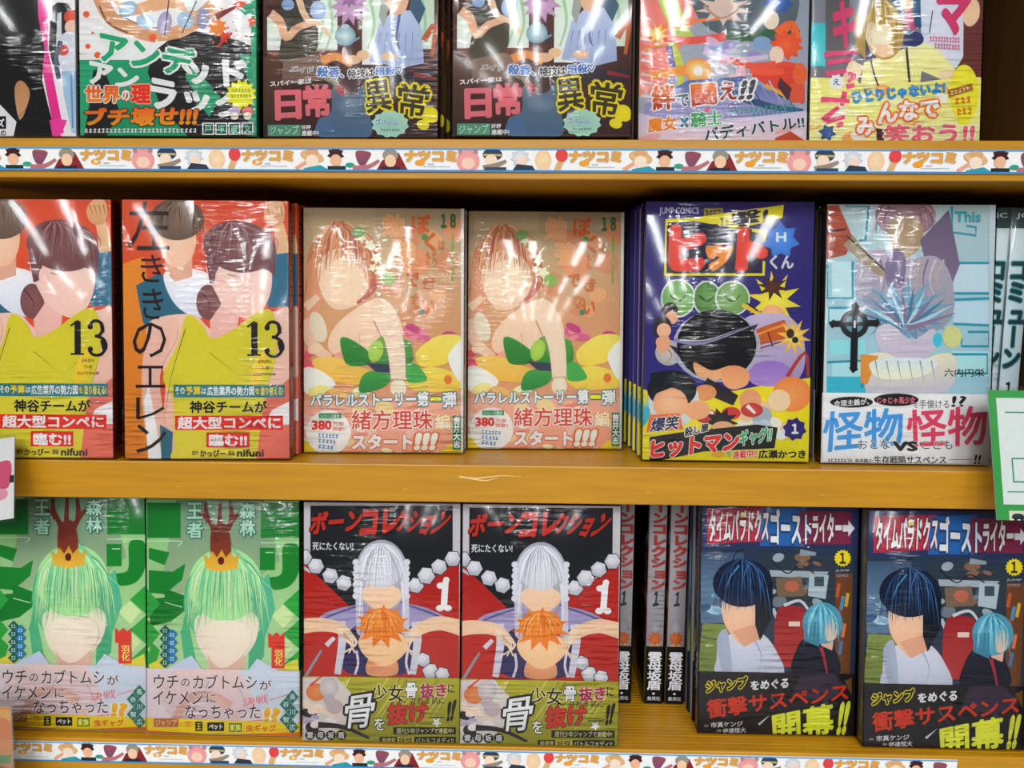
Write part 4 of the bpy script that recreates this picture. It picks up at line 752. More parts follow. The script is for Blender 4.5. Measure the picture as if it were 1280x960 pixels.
# ---- bottom row, centre pair: red, black and grey cover
d = design('bone', [(380.0, 627.6), (575.5, 629.8), (573.6, 928.4), (380.2, 925.4)], .1115, .1725, .0135, 'c4c0c2', 'a8a4a6', 'b0aeb0', (844, 'a8a02c'), None, '141214')
@d
def art(p):
    p.rect(370, 620, 580, 940, 'c0bcc0'); p.rect(388, 632, 566, 765, '1a1c22'); p.poly([(377, 700), (440, 760), (440, 850), (377, 850)], 'a8201c', 'b42820'); p.poly([(512, 740), (574, 700), (574, 850), (512, 850)], 'a8201c', 'b42820'); p.poly([(377, 705), (388, 712), (388, 716), (377, 710)], 'b8b4b8')
    p.poly([(440, 766), (512, 766), (512, 850), (440, 850)], 'ac241e')
    def hexs(c):
        for x, y, r, ro in c:
            p.poly([(x + (r + 1.2) * math.cos(ro + k * math.pi / 3), y + (r + 1.2) * math.sin(ro + k * math.pi / 3)) for k in range(6)], '34343c')
            p.poly([(x + r * math.cos(ro + k * math.pi / 3), y + r * math.sin(ro + k * math.pi / 3)) for k in range(6)], 'd4d4dc', 'acaeb8')
            p.poly([(x + r * .55 * math.cos(ro + k * math.pi / 3) - 1, y + r * .55 * math.sin(ro + k * math.pi / 3) - 1) for k in range(6)], 'dcdce2', 'c8c8d0')
    hexs([(380, 696, 10, 0), (395, 707, 10, .1), (413, 719, 10, .2), (430, 728, 10, .3), (520, 731, 10, .2), (533, 719, 11, .1), (549, 708, 10, .3), (566, 698, 10, 0)])
    hexs([(538, 838, 10, .1), (553, 842, 9, .2), (529, 824, 9, .4)]); p.stroke([(382, 845), (392, 828), (402, 812)], 4, '8c9098', 3); p.stroke([(408, 806), (418, 796)], 6, 'c8c8d0', 5)
    # lilac arch, pale ribbons, silver dome
    p.blob([(400, 770), (430, 758), (480, 752), (530, 758), (568, 778), (556, 786), (500, 790), (410, 784)], '9088b0', 'a49cc0'); p.stroke([(398, 776), (420, 766), (450, 756)], 2.4, '5c5480'); p.stroke([(505, 754), (540, 766), (570, 780)], 2.4, '5c5480')
    p.blob([(428, 800), (450, 780), (500, 786), (518, 784), (520, 820), (504, 842), (440, 842), (424, 824)], '2c2450', '342c5c')
    for x in (426, 520): p.stroke([(x, 776), (x + 2, 800), (x - 4, 842)], 12, 'c4c4d0', 8)
    p.stroke([(366, 784), (396, 780), (424, 784), (440, 800)], 20, 'ecc0a0', 12); p.stroke([(582, 786), (550, 778), (524, 786), (508, 800)], 20, 'ecc0a0', 12)
    for k in range(3): p.stroke([(422 + k * 2, 784), (436 + k * 5, 800 + k), (444 - k * 8, 816)], 5, 'f0cbb0', 1.5); p.stroke([(522 - k * 2, 784), (514 - k * 6, 800 + k), (508 + k * 7, 818)], 5, 'f0cbb0', 1.5)
    for k in range(3): p.stroke([(430, 790 + k * 3), (442 + k * 2, 804)], .8, '8c5c48', 0)
    p.ell(477, 720, 34, 46, '9c9ca8', 'b8b8c2'); p.poly([(444, 720), (452, 700), (456, 800), (446, 790)], 'bcbcc8'); p.poly([(504, 700), (511, 720), (512, 800), (502, 790)], 'c0c0cc')
    p.blob([(452, 738), (476, 726), (502, 738), (498, 752), (478, 764), (458, 752)], 'ecc4a8', 'e8bc9c'); p.ell(477, 706, 28, 28, 'c4c6d0', 'dadce2')
    for i in range(15): p.stroke([(474 + i * .5, 682), (456 + i * 3, 706), (450 + i * 3.9, 730 + (i % 3) * 4)], 3.4, ['d8dae2', 'a8aab8', 'e8eaee', 'c0c2cc'][i % 4], 0)
    strands(p, 477, 712, 30, 34, 34, ['e8eaee', 'a8aab8', 'd8dae2', 'c0c2cc', '9496a4', 'f0f2f4'], 4, 2, drop=.8)
    for i in range(7): p.ell(445 + (i % 2), 702 + i * 7, 4, 4, 'd0d0d8'); p.ell(509 - (i % 2), 702 + i * 7, 4, 4, 'd0d0d8')
    p.stroke([(452, 726), (449, 772)], 4, 'd4d4de', 1); p.stroke([(503, 726), (506, 772)], 4, 'd4d4de', 1)
    # orange tuft below
    p.blob([(462, 820), (478, 814), (494, 820), (496, 842), (460, 842)], 'dca078', 'cc8c64'); p.blob([(450, 796), (478, 784), (508, 796), (506, 816), (480, 832), (454, 816)], 'f0c49c', 'eab88c')
    p.star(478, 782, 36, 20, 11, 'd8741c', 'e8882c', .78); p.ell(478, 778, 27, 19, 'd8761e', 'ea9638')
    for i in range(13): p.stroke([(478, 764), (458 + i * 3.4, 780), (448 + i * 5, 798 - abs(6 - i))], 4.6, ['e88c2c', 'c8601a', 'f09c44', 'd8741c'][i % 4], 0)
    strands(p, 478, 782, 29, 22, 26, ['e88c2c', 'c8601a', 'f0a454', 'd8741c', 'f4b468'], 7, 2.4, drop=1.0)
    p.stroke([(446, 812), (448, 828), (444, 842)], 3, 'd0c8d8'); p.stroke([(510, 812), (508, 828), (512, 842)], 3, 'd0c8d8')
@d
def title(p):
    p.text('ボーン', [(390, 640), (456, 634), (450, 664), (386, 668)], 'b42c20', .07, '100c10', .05); p.text('コレ', [(454, 634), (500, 636), (500, 664), (448, 672)], 'b42c20', .10, '100c10', .05); p.text('クション', [(496, 638), (572, 634), (548, 670), (494, 664)], 'b02a20', .07, '100c10', .05)
    p.text('死にたくない!', (391, 677, 442, 687), 'd4d4d8', .03)
    p.stroke([(557, 726), (555, 758)], 8, 'e4e4e8'); p.ell(551, 731, 5, 4, 'e4e4e8'); p.ell(558, 724, 4, 4, 'e4e4e8'); p.ell(550, 759, 5, 4, 'e4e4e8'); p.ell(560, 759, 5, 4, 'e4e4e8')
@d
def bandp(p):
    p.rect(377, 842, 575, 935, 'aca62e', '8c8820')
    R = random.Random(3)
    for i in range(34): x = R.uniform(380, 572); p.stroke([(x, 846 + R.uniform(0, 20)), (x - 30, 880 + R.uniform(0, 40))], R.uniform(1, 3.5), ['c4be54', '8a8420', 'd0cc78', 'b8b244'][i % 4], 0)
    p.poly([(377, 846), (420, 844), (440, 866), (436, 900), (410, 925), (377, 925)], 'ccc4c0'); p.ell(396, 864, 13, 11, 'cc7844', 'd89058'); p.ell(412, 858, 12, 13, 'b8b0b0', 'd0c8c8'); p.soft(12, (382, 870, 424, 912), ['e0d4d0', 'b8a8ac', '2c2830', 'e4d0c4', 'a8a0b8'], (5, 11), 5, .8); p.stroke([(398, 905), (430, 908), (462, 922)], 8, '28242c', 3); p.stroke([(388, 856), (400, 846), (408, 842)], 3, 'c84838', 1); p.stroke([(385, 880), (420, 895)], 5, 'e8c8b0', 3)
    p.text('少女', [(464, 854), (505, 854), (504, 876), (466, 874)], '1c1818', .02, 'd8d088', .05); p.text('に', (499, 868, 507, 877), '1c1818', .01); p.text('骨', (507, 852, 522, 872), 'f0f0e8', .04, '1c1818', .05); p.text('抜き', [(525, 853), (559, 852), (558, 870), (526, 872)], 'a82c54', .06, 'e8dcc0', .03); p.text('に', (560, 854, 568, 865), '1c1818', .02)
    p.text('される前に', (514, 870, 556, 879), '28241c', .01)
    p.text('骨', [(433, 870), (472, 864), (464, 908), (430, 910)], 'eceef0', .02, '14141c', .07, '14141c', .04); p.text('を', (468, 896, 481, 912), 'ece8d0', .03, '1c1818', .06); p.text('抜け', [(484, 878), (536, 874), (534, 902), (484, 906)], 'c03424', .07, '201410', .03); p.rect(537, 895, 556, 896.2, '28241c')
    p.text('!!', [(560, 876), (572, 872), (566, 900), (558, 902)], '1c1818', .08); p.star(546, 902, 7, 3, 5, 'f0f0f0')
    p.rect(492, 908, 570, 917, '181418'); p.text('週刊少年ジャンプで連載中!', (496, 909, 567, 916), 'c8c484', .02); p.rect(475, 920, 570, 929, '181418'); p.text('新感覚', (478, 921, 495, 928), 'b8b470', .02); p.rect(497, 920, 518, 929, 'b8a82c'); p.text('妖怪', (499, 920.5, 516, 928.5), '302c18', .03); p.text('バトルコメディ!!', (520, 921, 567, 928), 'c8c484', .02)
    for i, ch in enumerate('雲母坂盾'): p.ell(388 + i * 13, 918, 6.2, 6, '1c181c'); p.text(ch, (384 + i * 13, 914, 392 + i * 13, 922), 'd8d8d8', .02)
@d
def spinep(p):
    p.rect(0, 0, 100, 1000, 'a4a2a6', '8c8a90'); p.vtext('ボーンコレクション', (16, 0, 100, 462), 'a83430', .07, '6c5c60', .03); p.text('１', [(36, 470), (72, 466), (64, 535), (30, 540)], '141418', .07)
    p.ell(50, 640, 34, 40, '8e8c94', 'acaab2'); p.ell(50, 720, 30, 34, 'c89c80'); p.star(50, 690, 46, 30, 9, 'b8581c', 'd0702c', .8); p.rect(0, 735, 100, 1000, '141214')
@d
def bandsp(p): p.rect(0, 0, 100, 1000, '141214'); p.vtext('雲母坂盾', (14, 752, 90, 935), 'd4d4d8', .04); p.ell(50, 952, 8, 5, 'd0d0d0'); p.text('集英社', (14, 966, 90, 985), 'b4b4b8', .03)

# ---- bottom row, right pair: dark blue cover, black band
d = design('ghost', [(877.5, 628.0), (1073.9, 630.6), (1066.8, 919.4), (872.4, 915.5)], .1135, .1705, .0145, '26344c', '3c4450', '2c3440', (838, '16141c'), None, '16141c')
@d
def art(p):
    p.rect(868, 625, 1080, 930, '223450', '2c3848'); p.rect(872, 625, 1075, 684, '2c3864', '28305c')
    p.poly([(884, 636), (960, 634), (958, 676), (884, 680)], 'b42c44'); p.poly([(952, 636), (1008, 634), (1008, 682), (950, 682)], '2464a8'); p.poly([(1000, 638), (1064, 640), (1064, 680), (1000, 680)], '7c2848')
    p.vgrad(876, 690, 930, 778, ['3c506c', '5c7894', '54708c']); p.soft(8, (878, 730, 910, 768), ['7ca4c4', '3c5c80', 'a4c4d8'], (5, 11), 3, .6); p.poly([(878, 778), (910, 780), (930, 830), (926, 842), (872, 842)], '7c8c44', '6c7c3c'); p.stroke([(878, 796), (908, 800)], 1.4, '3c4824'); p.stroke([(882, 806), (892, 806)], 3, 'b8c090', 1)
    # workshop clutter: boxes, wires, a red case, a shelf of files
    p.poly([(950, 690), (1064, 696), (1064, 760), (950, 760)], '2c3844'); p.soft(20, (960, 694, 1030, 756), ['6c7884', '485460', '98a4ac', '343c44', '84604c'], (4, 11), 21, .7)
    p.poly([(962, 712), (1036, 714), (1030, 722), (964, 720)], '9ca8b0'); p.poly([(970, 722), (1002, 720), (1006, 744), (972, 746)], '74604c'); p.poly([(1012, 716), (1036, 718), (1032, 748), (1010, 744)], 'a8b8c0'); p.rect(1018, 720, 1030, 732, '3c4c54'); p.stroke([(1000, 690), (1020, 692)], 8, '8c98a0', 4); p.ell(990, 732, 9, 7, 'b4644c'); p.stroke([(966, 760), (978, 790), (970, 812)], 5, 'b0bcc4', 3)
    p.stroke([(964, 700), (984, 716), (1000, 706), (1018, 716)], 1.6, '1c2028'); p.blob([(972, 762), (990, 756), (1008, 764), (1006, 800), (1000, 830), (974, 830), (968, 800)], '98242c', 'a83434'); p.stroke([(980, 756), (1000, 750), (1012, 764)], 4, 'c0c8cc', 3); p.rect(986, 776, 1000, 782, 'd8c8b8')
    p.poly([(1044, 716), (1066, 716), (1062, 842), (1044, 842)], '6c4024'); 
    for x, y, c in ((1047, 728, 'b85c30'), (1052, 744, '4c8cb4'), (1058, 740, 'c8a440'), (1048, 760, 'a84030'), (1054, 778, 'd0784c'), (1050, 800, '4c74a0')): p.poly([(x, y), (x + 4, y + 1), (x + 1, y + 18), (x - 3, y + 17)], c)
    # midnight-blue petals, pale oval, white cloth
    p.blob([(900, 800), (920, 790), (950, 790), (970, 812), (976, 845), (900, 845), (896, 820)], 'c8ccd8', 'b4b8c8'); p.blob([(896, 800), (908, 786), (914, 820), (914, 842), (904, 842)], 'a0a8bc'); p.stroke([(944, 800), (952, 820), (948, 842)], 1.5, '8890a8', 0)
    p.blob([(904, 750), (924, 744), (944, 752), (948, 776), (950, 794), (930, 806), (914, 792), (904, 774)], 'e8c0a4', 'dcac8c'); p.poly([(916, 788), (948, 778), (954, 796), (930, 808)], 'd09c80')
    p.ell(928, 728, 37, 30, '101a30', '1c2c50'); p.poly([(944, 730), (966, 726), (966, 770), (950, 800), (944, 780)], '0c1424')
    for i in range(15): p.stroke([(930, 700), (908 + i * 3.2, 724), (899 + i * 4.6, 756 + (i * 7) % 14)], 6, ['16223c', '2c5080', '0e1628', '1c3054'][i % 4], 0)
    strands(p, 929, 730, 37, 34, 40, ['16223c', '2c5080', '0e1628', '1c3054', '3c70a8', '0a1020'], 3, 3, drop=1.0)
    p.stroke([(924, 706), (912, 722), (906, 740)], 2.4, '4c84b8', 0); p.stroke([(936, 704), (930, 720), (932, 742)], 2, '3c6ca0', 0); p.stroke([(916, 700), (920, 690), (932, 686)], 1.4, '141c2c', 1)
    # sea-blue bell and dark cloth
    p.blob([(992, 842), (996, 810), (1010, 796), (1040, 806), (1048, 842)], '14182c', '10142a'); p.poly([(1030, 790), (1044, 780), (1040, 812), (1026, 806)], 'd8b098'); p.stroke([(1026, 808), (1030, 822), (1034, 842)], 5, 'a02c34', 2)
    p.ell(1028, 778, 25, 26, '4c94ac', '7cc0d0'); p.poly([(1004, 778), (1026, 776), (1024, 808), (1006, 800)], '3c8098'); p.blob([(1036, 772), (1046, 778), (1044, 796), (1034, 800), (1032, 786)], 'e0bca4')
    for i in range(9): p.stroke([(1026, 754), (1008 + i * 4.4, 774), (1006 + i * 4.6, 802 - (i % 3) * 3)], 4, ['58a4bc', '90d0dc', '3c849c'][i % 3], 0)
    strands(p, 1027, 778, 24, 26, 24, ['58a4bc', '90d0dc', '3c849c', '70b8cc'], 5, 2, drop=.95)
@d
def title(p):
    p.text('タイムパラドクス', [(886, 638), (962, 636), (960, 676), (886, 677)], 'e4dfe0', .05, '6c2438', .07); p.text('ゴースト', [(963, 634), (1014, 640), (1014, 680), (963, 680)], 'e4e2e6', .06, '1c4074', .07); p.text('ライター', [(1015, 642), (1052, 640), (1052, 678), (1015, 678)], 'e4dfe0', .05, '6c2438', .07)
    p.poly([(1053, 656), (1060, 656), (1060, 650), (1068, 660), (1060, 670), (1060, 664), (1053, 664)], 'dcd8dc'); p.ell(928, 644, 2.6, 2.6, 'e8c830')
    p.star(1053, 697, 11, 9, 16, 'e0cc24'); p.text('１', (1049, 690, 1057, 704), '2c2818', .06); p.text('JUMP', (1044, 711, 1062, 714), 'b0b0b0', .03); p.text('COMICS', (1045, 717, 1060, 720), 'a0a0a0', .03)
@d
def bandp(p):
    R = random.Random(9)
    for i in range(14): x = R.uniform(880, 1050); p.stroke([(x, 900 + R.uniform(-30, 16)), (x + 14, 890)], R.uniform(1, 3), ['2c3044', '4c5068', '24202c'][i % 3], 0)
    p.poly([(1000, 842), (1040, 840), (1060, 860), (1030, 876), (990, 868)], '34283c'); p.stroke([(948, 905), (962, 893)], 3, 'c8ccd8', 0); p.poly([(1055, 850), (1064, 846), (1064, 868)], '6c4820')
    p.text('ジャンプ', [(882, 850), (934, 844), (934, 860), (882, 866)], '14141c', .06, 'dcc820', .08); p.text('をめぐる', [(938, 850), (986, 846), (985, 859), (938, 862)], 'e8e4e4', .05)
    p.text('衝撃サスペンス', [(882, 874), (1060, 852), (1060, 874), (884, 898)], 'c8341c', .04); p.text('開幕', [(964, 892), (1042, 876), (1042, 918), (966, 924)], 'd8dc3c', .045); p.text('!!', [(1050, 876), (1064, 874), (1056, 918), (1044, 920)], 'd8dc3c', .08)
    p.text('原作', (880, 905, 885, 908), 'b0b0b0', .02); p.text('市真ケンジ', [(888, 902), (928, 900), (928, 907), (888, 909)], 'd0d0d0', .03); p.text('漫画', (896, 911, 901, 914), 'b0b0b0', .02); p.text('伊達恒大', [(903, 910), (932, 908), (932, 915), (903, 916)], 'd0d0d0', .03)
@d
def spinep(p): p.vgrad(0, 0, 100, 1000, ['5c6068', '50606c', '5c5c60', '2c2c30']); p.vtext('タイムパラドクスゴーストライター', (20, 40, 80, 660), 'c8c8d0', .05)

# ---------------------------------------------------------------- the comic book and its parts
def ushape(W, H, T, th, r, o, z0=0.0):
    """jacket outline seen from above (front y=-o, spine at +x), open on the left"""
    a = W / 2 + o; y0 = -o; y1 = T + o
    out = [(-a, y0), (a - r, y0), (a - r * .3, y0 + r * .3), (a, y0 + r), (a, y1 - r), (a - r * .3, y1 - r * .3), (a - r, y1), (-a, y1)]
    inn = [(-a, y1 - th), (a - r, y1 - th), (a - th, y1 - r), (a - th, y0 + r), (a - r, y0 + th), (-a, y0 + th)]
    ring = out + inn; n = len(ring)
    V = [(x, y, z0) for x, y in ring] + [(x, y, z0 + H) for x, y in ring]
    F = [(i, (i + 1) % n, n + (i + 1) % n, n + i) for i in range(n)]
    pair = [(0, 13, 12, 1), (1, 12, 11, 3, 2), (3, 11, 10, 4), (4, 10, 9, 6, 5), (6, 9, 8, 7)]
    F += [tuple(reversed([n + i for i in f][::-1])) for f in pair] + [tuple(f) for f in pair]
    return V, F
def jacket(name, W, H, T, th, r, o, cf, cs, cb):
    V, F = ushape(W, H, T, th, r, o); me = bpy.data.meshes.new(name); me.from_pydata(V, [], F)
    bm = bmesh.new(); bm.from_mesh(me); bmesh.ops.recalc_face_normals(bm, faces=bm.faces); bm.to_mesh(me); bm.free()
    at = me.color_attributes.new('ink', 'FLOAT_COLOR', 'CORNER'); cf, cs, cb = hx(cf), hx(cs), hx(cb)
    for p in me.polygons:
        c = cf if p.normal.y < -.8 and p.center.y < T / 2 else (cs if p.normal.x > .5 else cb)
        for li in p.loop_indices: at.data[li].color = (*c, 1)
    me.materials.append(MPRINT); return me
def filmbox(W, H, T):
    bm = bmesh.new(); box_bm(bm, -W / 2 - .0008, W / 2 + .0008, -.0017, T + .0009, 0.0001, H + .0006, .0012)
    for f in bm.faces: f.smooth = True
    me = bpy.data.meshes.new('shrink_wrap'); bm.to_mesh(me); bm.free(); me.materials.append(MFILM)
    if hasattr(me, 'set_sharp_from_angle'): me.set_sharp_from_angle(angle=math.radians(50))
    return me
def pages(W, H, T):
    bm = bmesh.new(); box_bm(bm, -W / 2 + .0008, W / 2 - .0008, .0006, T - .0006, .0012, H - .0012, .0003)
    me = bpy.data.meshes.new('page_block'); bm.to_mesh(me); bm.free(); me.materials.append(MPAPER); return me
def build_meshes(k):
    d = D[k]; W, H, T = d['W'], d['H'], d['T']; m = {}
    m['cover'] = jacket('cover', W, H, T, .0005, .0012, 0, d['front'], d['spine'], d['back']); m['page_block'] = pages(W, H, T); m['shrink_wrap'] = filmbox(W, H, T)
    p = Pr(d['quad'], W, H); p.base = .00003; d['art'](p); m['cover_art'] = p.mesh('cover_art')
    if d['title']:
        t = Pr(d['quad'], W, H); t.base = .00003; t.l = p.l; d['title'](t); m['title_lettering'] = t.mesh('title_lettering')
    if d['band']:
        (ax, ay), (bx, by), (cx, cy), (dx, dy) = d['quad']; bh = H * (1 - (d['band'][0] - ay) / (dy - ay)); o = .0008
        m['paper_band'] = jacket('paper_band', W, bh, T, .0002, .0012, o, d['band'][1], d['bandspine'], d['bandspine'])
        b = Pr(d['quad'], W, H); b.base = o + .00002; b.clip = (-W / 2 - o, W / 2 + o, 0.0003, bh); d['bandp'](b); m['band_lettering'] = b.mesh('band_lettering')
    q = [(0, 0), (100, 0), (100, 1000), (0, 1000)]
    if d['spinep']:
        s = Pr(q, T, H, W / 2 + .00003); s.clip = (.0006, T - .0006, 0, H); d['spinep'](s); m['spine_lettering'] = s.mesh('spine_lettering')
    if d.get('bandsp'):
        s = Pr(q, T, H, W / 2 + .00083); s.clip = (.0006, T - .0006, 0.0003, bh); d['bandsp'](s); m['band_spine_lettering'] = s.mesh('band_spine_lettering')
    d['m'] = m
def comic(k, label, loc, rz=0.0, lean=5.0, group=None, full=True):
    d = D[k]
    if 'm' not in d: build_meshes(k)
    m = d['m']; o = bpy.data.objects.new('comic_book', None); COL.objects.link(o); o.empty_display_size = .02
    a = math.radians(lean)
    o.location = (loc[0], loc[1], loc[2] + (d['T'] + .001) * math.sin(a)); o.rotation_euler = (-a, 0, math.radians(rz))
    o['label'] = label; o['category'] = 'comic book'
    if group: o['group'] = group
    names = ['cover', 'page_block', 'cover_art', 'title_lettering', 'spine_lettering', 'paper_band', 'shrink_wrap'] if full else ['cover', 'page_block', 'spine_lettering', 'paper_band']
    for n in names:
        if n not in m or (full == 'flank' and n == 'shrink_wrap'): continue
        c = link_mesh(n, m[n], o)
        if n == 'paper_band':
            if full: link_mesh('band_lettering', m['band_lettering'], c)
            if 'band_spine_lettering' in m: link_mesh('band_lettering', m['band_spine_lettering'], c)
    return o
def stack(k, label, loc, rz=0.0, n=3, shift=(0, 0), lean=5.0, behind=None, group=None):
    comic(k, label, loc, rz, lean)
    d = D[k]; st = d['T'] + .0019
    for i in range(1, n):
        x = loc[0] - math.sin(math.radians(rz)) * st * i + shift[0] * i; y = loc[1] + math.cos(math.radians(rz)) * st * i
        comic(k, behind + ', %s from the front' % ('second', 'third', 'fourth', 'fifth')[i - 1], (x, y, loc[2]), rz, lean, group, full='flank' if shift[0] else False)

# ---------------------------------------------------------------- bookcase and floor
fl = box('floor', -3, 3, -9, .6, -.02, 0, MFLOOR); fl['kind'] = 'structure'
MWALL = plain('painted_plaster', (.75, .74, .70), .8)
wl = box('wall_back', -3, 3, .24, .34, 0, 2.9, MWALL); wl['kind'] = 'structure'
cl = box('ceiling', -3, 3, -9, .34, 2.9, 2.95, MWALL); cl['kind'] = 'structure'
case = bpy.data.objects.new('bookcase', None); COL.objects.link(case); case['label'] = 'yellow oak bookcase whose open shelves hold all the comics'; case['category'] = 'bookcase'
XL, XR, DEP = -.53, .372, .20
def wood_box(name, *a, mat=MWOOD, bevel=.0009, parent=case): return box(name, *a, mat, parent, bevel)
for z1, th in ((1.686, .0258), (1.4605, .0256), (1.2438, .0264), (1.0385, .0256), (.83, .0256), (.60, .0256), (.36, .0256), (.12, .0256), (1.93, .0256)):
    sh = wood_box('shelf_board', XL, XR, 0.0, DEP, z1 - th, z1)
    if abs(z1 - 1.0385) < .001:      # fine milled ridges along the board
        bm = bmesh.new()
        for i in range(44):
            y = .006 + i * .0043; box_bm(bm, XL + .002, XR - .002, y, y + .0027, z1 - .0001, z1 + .00025)
        me = bpy.data.meshes.new('ridge_strip'); bm.to_mesh(me); bm.free(); me.materials.append(MWOOD); o = link_mesh('ridge_strip', me, sh); o['kind'] = 'stuff'
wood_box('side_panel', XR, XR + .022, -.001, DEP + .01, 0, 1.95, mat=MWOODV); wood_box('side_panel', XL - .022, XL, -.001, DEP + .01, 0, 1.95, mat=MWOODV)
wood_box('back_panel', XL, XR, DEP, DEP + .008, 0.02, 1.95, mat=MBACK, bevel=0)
# pale scuffs on the front edge of the middle board
p = Pr([(0, 0), (1000, 0), (1000, 26), (0, 26)], XR - XL, .0264)
for pts in ([(548, 8), (560, 9), (580, 7), (596, 7.6)], [(556, 9), (568, 10.5), (578, 8)]): p.stroke(pts, 1.2, 'e0c088', .2)
for x in (505, 690, 905, 330, 820): p.stroke([(x, 17), (x + 6, 18)], .5, 'd8a848', .1)
o = link_mesh('scuff_mark', p.mesh('scuff_mark'), case, ((XL + XR) / 2, -.00012, 1.2174)); o['kind'] = 'stuff'

# ---------------------------------------------------------------- printed paper strips on the shelf edges
def strip(label, x0, x1, z1, H, first, per, sc):
    W = (x1 - x0) * 1000; h = H * 1000
    root = box('promotional_strip', x0, x1, -.0009, -.0002, z1 - H, z1, MSTRIP)
    root['label'] = label; root['category'] = 'shelf strip'; root['group'] = 'printed strips on the shelf edges'
    p = Pr([(0, 0), (W, 0), (W, h), (0, h)], W / 1000, H); p.base = .00002
    p.rect(0, 0, W, h, 'ecf0f4'); t = Pr([(0, 0), (W, 0), (W, h), (0, h)], W / 1000, H); t.base = .0002
    k = 0; x = (first - x0) * 1000
    while x > 0: x -= per; k += 1
    k = k % 2
    while x < W:
        s = sc
        t.text('ナツコミ', (x, 1.6, x + 34 * s, 8.8 * s), 'd09440', .09, 'a89070', .05, 'f4ece0', .1); p.ell(x + 10 * s, 9.4 * s, 3.4 * s, 1.9 * s, 'd89428'); t.text('夏', (x + 8.6 * s, 8.4 * s, x + 11.6 * s, 10.6 * s), 'f4e8c8', .02)
        t.text('2020', (x + 15 * s, 9.8 * s, x + 19 * s, 10.8 * s), '7c8490', .02); t.rect(x + 12 * s, 11.6, x + 30 * s, 12, 'a8b0b8')
        a = x + 33.5 * s
        if k % 2 == 0:      # plain colour discs stand in for the drawn heads
            p.ell(a + 8 * s, 8.2, 7.6 * s, 7.2, 'd88c8c', 'e09c98'); p.ell(a + 8 * s, 9.6, 4.4 * s, 3.6, 'e8bca8'); p.ell(a + 3, 2.2, 1.6, 1.8, 'a87c7c'); p.ell(a + 13, 2.2, 1.6, 1.8, 'a87c7c')
            p.ell(a + 24 * s, 4, 6.4 * s, 4, '2c3c54'); p.stroke([(a + 18 * s, 4.2), (a + 30 * s, 4.4)], 1.3, 'b0a060'); p.ell(a + 23 * s, 7.6, 4 * s, 3.6, 'e8c8b4'); p.stroke([(a + 18 * s, 13), (a + 26 * s, 11), (a + 33 * s, 8)], 4.6, '8c7c6c', 2); p.rect(a + 19 * s, 12, a + 33 * s, 15, '34405c')
            p.star(a + 42 * s, 6, 6.6 * s, 4.6, 9, 'b8bcc0', 'd4d8dc'); p.ell(a + 43 * s, 8, 3 * s, 3, 'e0c4b4'); p.poly([(a + 37 * s, 14), (a + 40 * s, 10), (a + 50 * s, 11), (a + 52 * s, 14)], '2c3444')
            p.ell(a + 57 * s, 7.4, 5.4 * s, 6.4, 'e4b890', 'ecc8a4'); p.rect(a + 52 * s, 13, a + 62 * s, 14, 'c8ccd8'); p.stroke([(a + 66 * s, 14), (a + 69 * s, 7)], 4, 'c8a070'); p.ell(a + 69 * s, 4.4, 4 * s, 4.2, 'd04040')
        else:
            s = sc * .92
            p.stroke([(a + 2 * s, 13.4), (a + 10 * s, 9)], 2.4, 'd89878'); p.ell(a + 14 * s, 5.6, 8.6 * s, 3.6, 'c8a070', 'd8b484', rot=.25); p.ell(a + 14 * s, 3.2, 5 * s, 2.4, 'c89868'); p.ell(a + 14 * s, 8.4, 4.4 * s, 4, 'e8ccb8'); p.poly([(a + 8 * s, 13), (a + 20 * s, 11), (a + 26 * s, 14.2), (a + 8 * s, 14.2)], '2c9098')
            p.star(a + 31 * s, 4.4, 6.2 * s, 4, 9, '3c1c20'); p.ell(a + 31 * s, 8, 4 * s, 3.8, 'd8a888'); p.rect(a + 25 * s, 11.6, a + 38 * s, 14.2, '1c2c2c'); p.ell(a + 41 * s, 11, 3, 1.6, '2c9078')
            p.blob([(a + 46 * s, 2), (a + 56 * s, 3), (a + 54 * s, 8), (a + 50 * s, 12), (a + 46 * s, 8)], '8c4850', '6c4464'); p.stroke([(a + 43 * s, 13), (a + 54 * s, 12), (a + 62 * s, 8)], 3.6, 'a8686c', 2)
            p.poly([(a + 60 * s, 14.2), (a + 64 * s, 8), (a + 76 * s, 3), (a + 84 * s * .98, 14.2)], '7c2428'); p.ell(a + 70 * s, 4.6, 5.6 * s, 4, '8c8478'); p.ell(a + 70 * s, 8.2, 4 * s, 4, 'dcb898'); p.rect(a + 63 * s, 12, a + 77 * s, 14.2, '2c2430')
        x += per; k += 1
    p.rect(0, 0, W, .9, '4c94c8'); p.rect(0, h - 1.1, W, h, '3484c0')
    link_mesh('strip_picture', p.mesh('strip_picture'), root, ((x0 + x1) / 2, -.0009, z1 - H)); link_mesh('strip_lettering', t.mesh('strip_lettering'), root, ((x0 + x1) / 2, -.0009, z1 - H))
MSTRIP = plain('strip_card', (.82, .84, .86))
strip('white promotional paper strip on the upper shelf edge, above the orange comics', -.52, .368, 1.4545, .0150, -.2856, 107.2, 1.0)
strip('white promotional paper strip on the lowest shelf edge, below the green comics', -.50, .316, 1.0362, .0150, -.2637, 98.8, .92)

# ---------------------------------------------------------------- the comics
ZT, ZM, ZB = 1.4605, 1.2438, 1.03875
